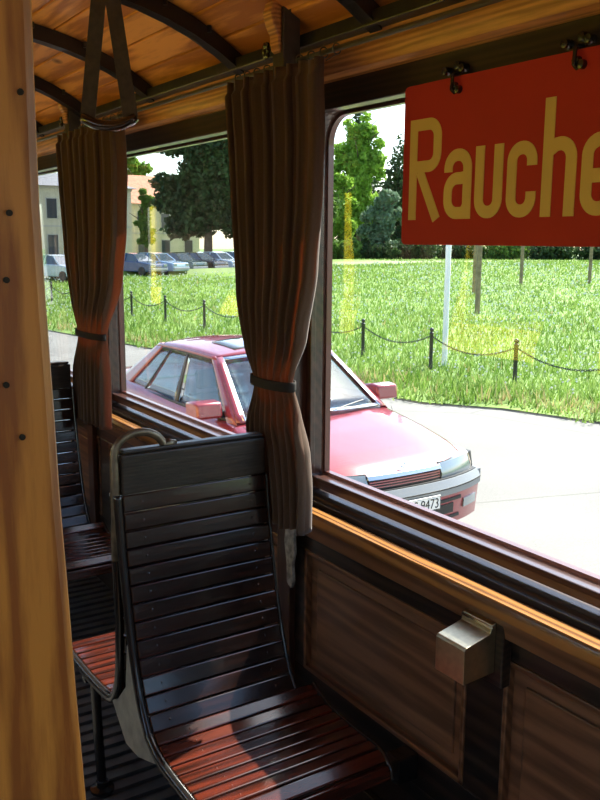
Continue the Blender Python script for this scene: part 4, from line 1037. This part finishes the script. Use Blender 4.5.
tree(570,256,80,11.0,broad(11,5.0,.05,10,8),LV,9000,.26,'dark broadleaf tree hidden behind the letters h and e of the sign')
tree(650,256,80,12.0,broad(12,5.0,.05,10,9),LM,7000,.28,'green broadleaf tree beyond the right edge of the view')
tree(300,258,78,11.0,broad(11,4.0,.05,10,10),LM,8000,.24,'green broadleaf tree hidden behind the middle curtain')
tree(208,262,70,14.5,broad(14.5,5.2,.06,18,11),LV,30000,.22,'large very dark broadleaf tree in the middle window, behind the parked cars', trunk=.4)
tree(250,262,72,12.5,broad(12.5,4.4,.06,12,12),LV,14000,.22,'dark tree half behind the middle curtain, right of the large one')
tree(146,262,78,7.0,broad(7.0,1.2,.05,6,13),LM,7000,.18,'slim green tree against the red tiled house')
tree(140,258,104,13.6,broad(13.6,3.0,.2,9,14),LG,8000,.28,'bright green tree top above the house roofs')
tree(20,262,95,13,broad(13,5,.1,9,15),LM,6000,.3,'green tree beyond the cream house, behind the door post')
for i, (px, dpt, hh_, ww_, lm_) in enumerate(((345,66,1.6,2.4,LM),(378,66,1.3,2.6,LV),(415,67,1.7,3.0,LV),(460,68,1.5,3.2,LV),(505,68,1.8,3.2,LM),(550,68,1.6,3.4,LV),(600,68,1.7,3.4,LV))):
    tree(px,259,dpt,hh_,[(-ww_*.25,hh_*.4,ww_*.36,hh_*.5),(ww_*.25,hh_*.45,ww_*.36,hh_*.5),(0,hh_*.4,ww_*.42,hh_*.5)],lm_,3500,.14,
         ['low green shrub under the bright tree beside the curtain','low dark shrub under the silvery tree','low dark shrub below the left end of the sign','low dark shrub behind the white pole','green shrub behind the nearest wooden posts','dark shrub behind the far wooden posts','dark shrub at the right edge of the view'][i],'shrub','shrubs at the far meadow edge',trunk=.06)

# ------------------------------------------------------------------ the yellow tram on the next track (seen mirrored in the panes)
Yt = empty('yellow_tram', (-3.4, 9.0, GZ)); TY = mat('yellow_tram_paint', (.80,.60,.02), .3, 0, .6); TW = mat('white_roof_paint', (.75,.78,.80), .4)
q = MB(); q.box(-2.2, 0, -8.5, 5.7, .35, 1.60); q.box(-2.2,0,-8.5,5.7,3.06,3.16); q.build('body', TY, Yt, bevel=.02)
q = MB(); q.box(-2.25,.02,-8.5,5.75,3.16,3.30); q.box(-2.0,-.2,-8.3,5.5,3.30,3.42); q.build('roof', TW, Yt, bevel=.03)
q = MB(); q.box(-2.1,-.9,-8.3,5.5,1.5,3.1); q.build('interior', mat('dark_tram_interior', (.03,.03,.035), .8), Yt)
for yy in (-8.4,-5.4,-2.3,-.35,1.5,3.5,5.55):
    q = MB(); q.box(-.12, 0, yy-.11, yy+.11, 1.60, 3.08); q.build('window_post', TY, Yt, bevel=.02)
for yy in (-6,-1.5,3):
    q = MB(); q.lathe([(.001,-.07),(.33,-.07),(.38,-.02),(.38,.05),(.001,.05)], 24, (-.35, yy, .38), 0); q.build('wheel', CBK, Yt)
tag(Yt, 'yellow tram with a white roof on the next track, mirrored in the panes', 'tram')
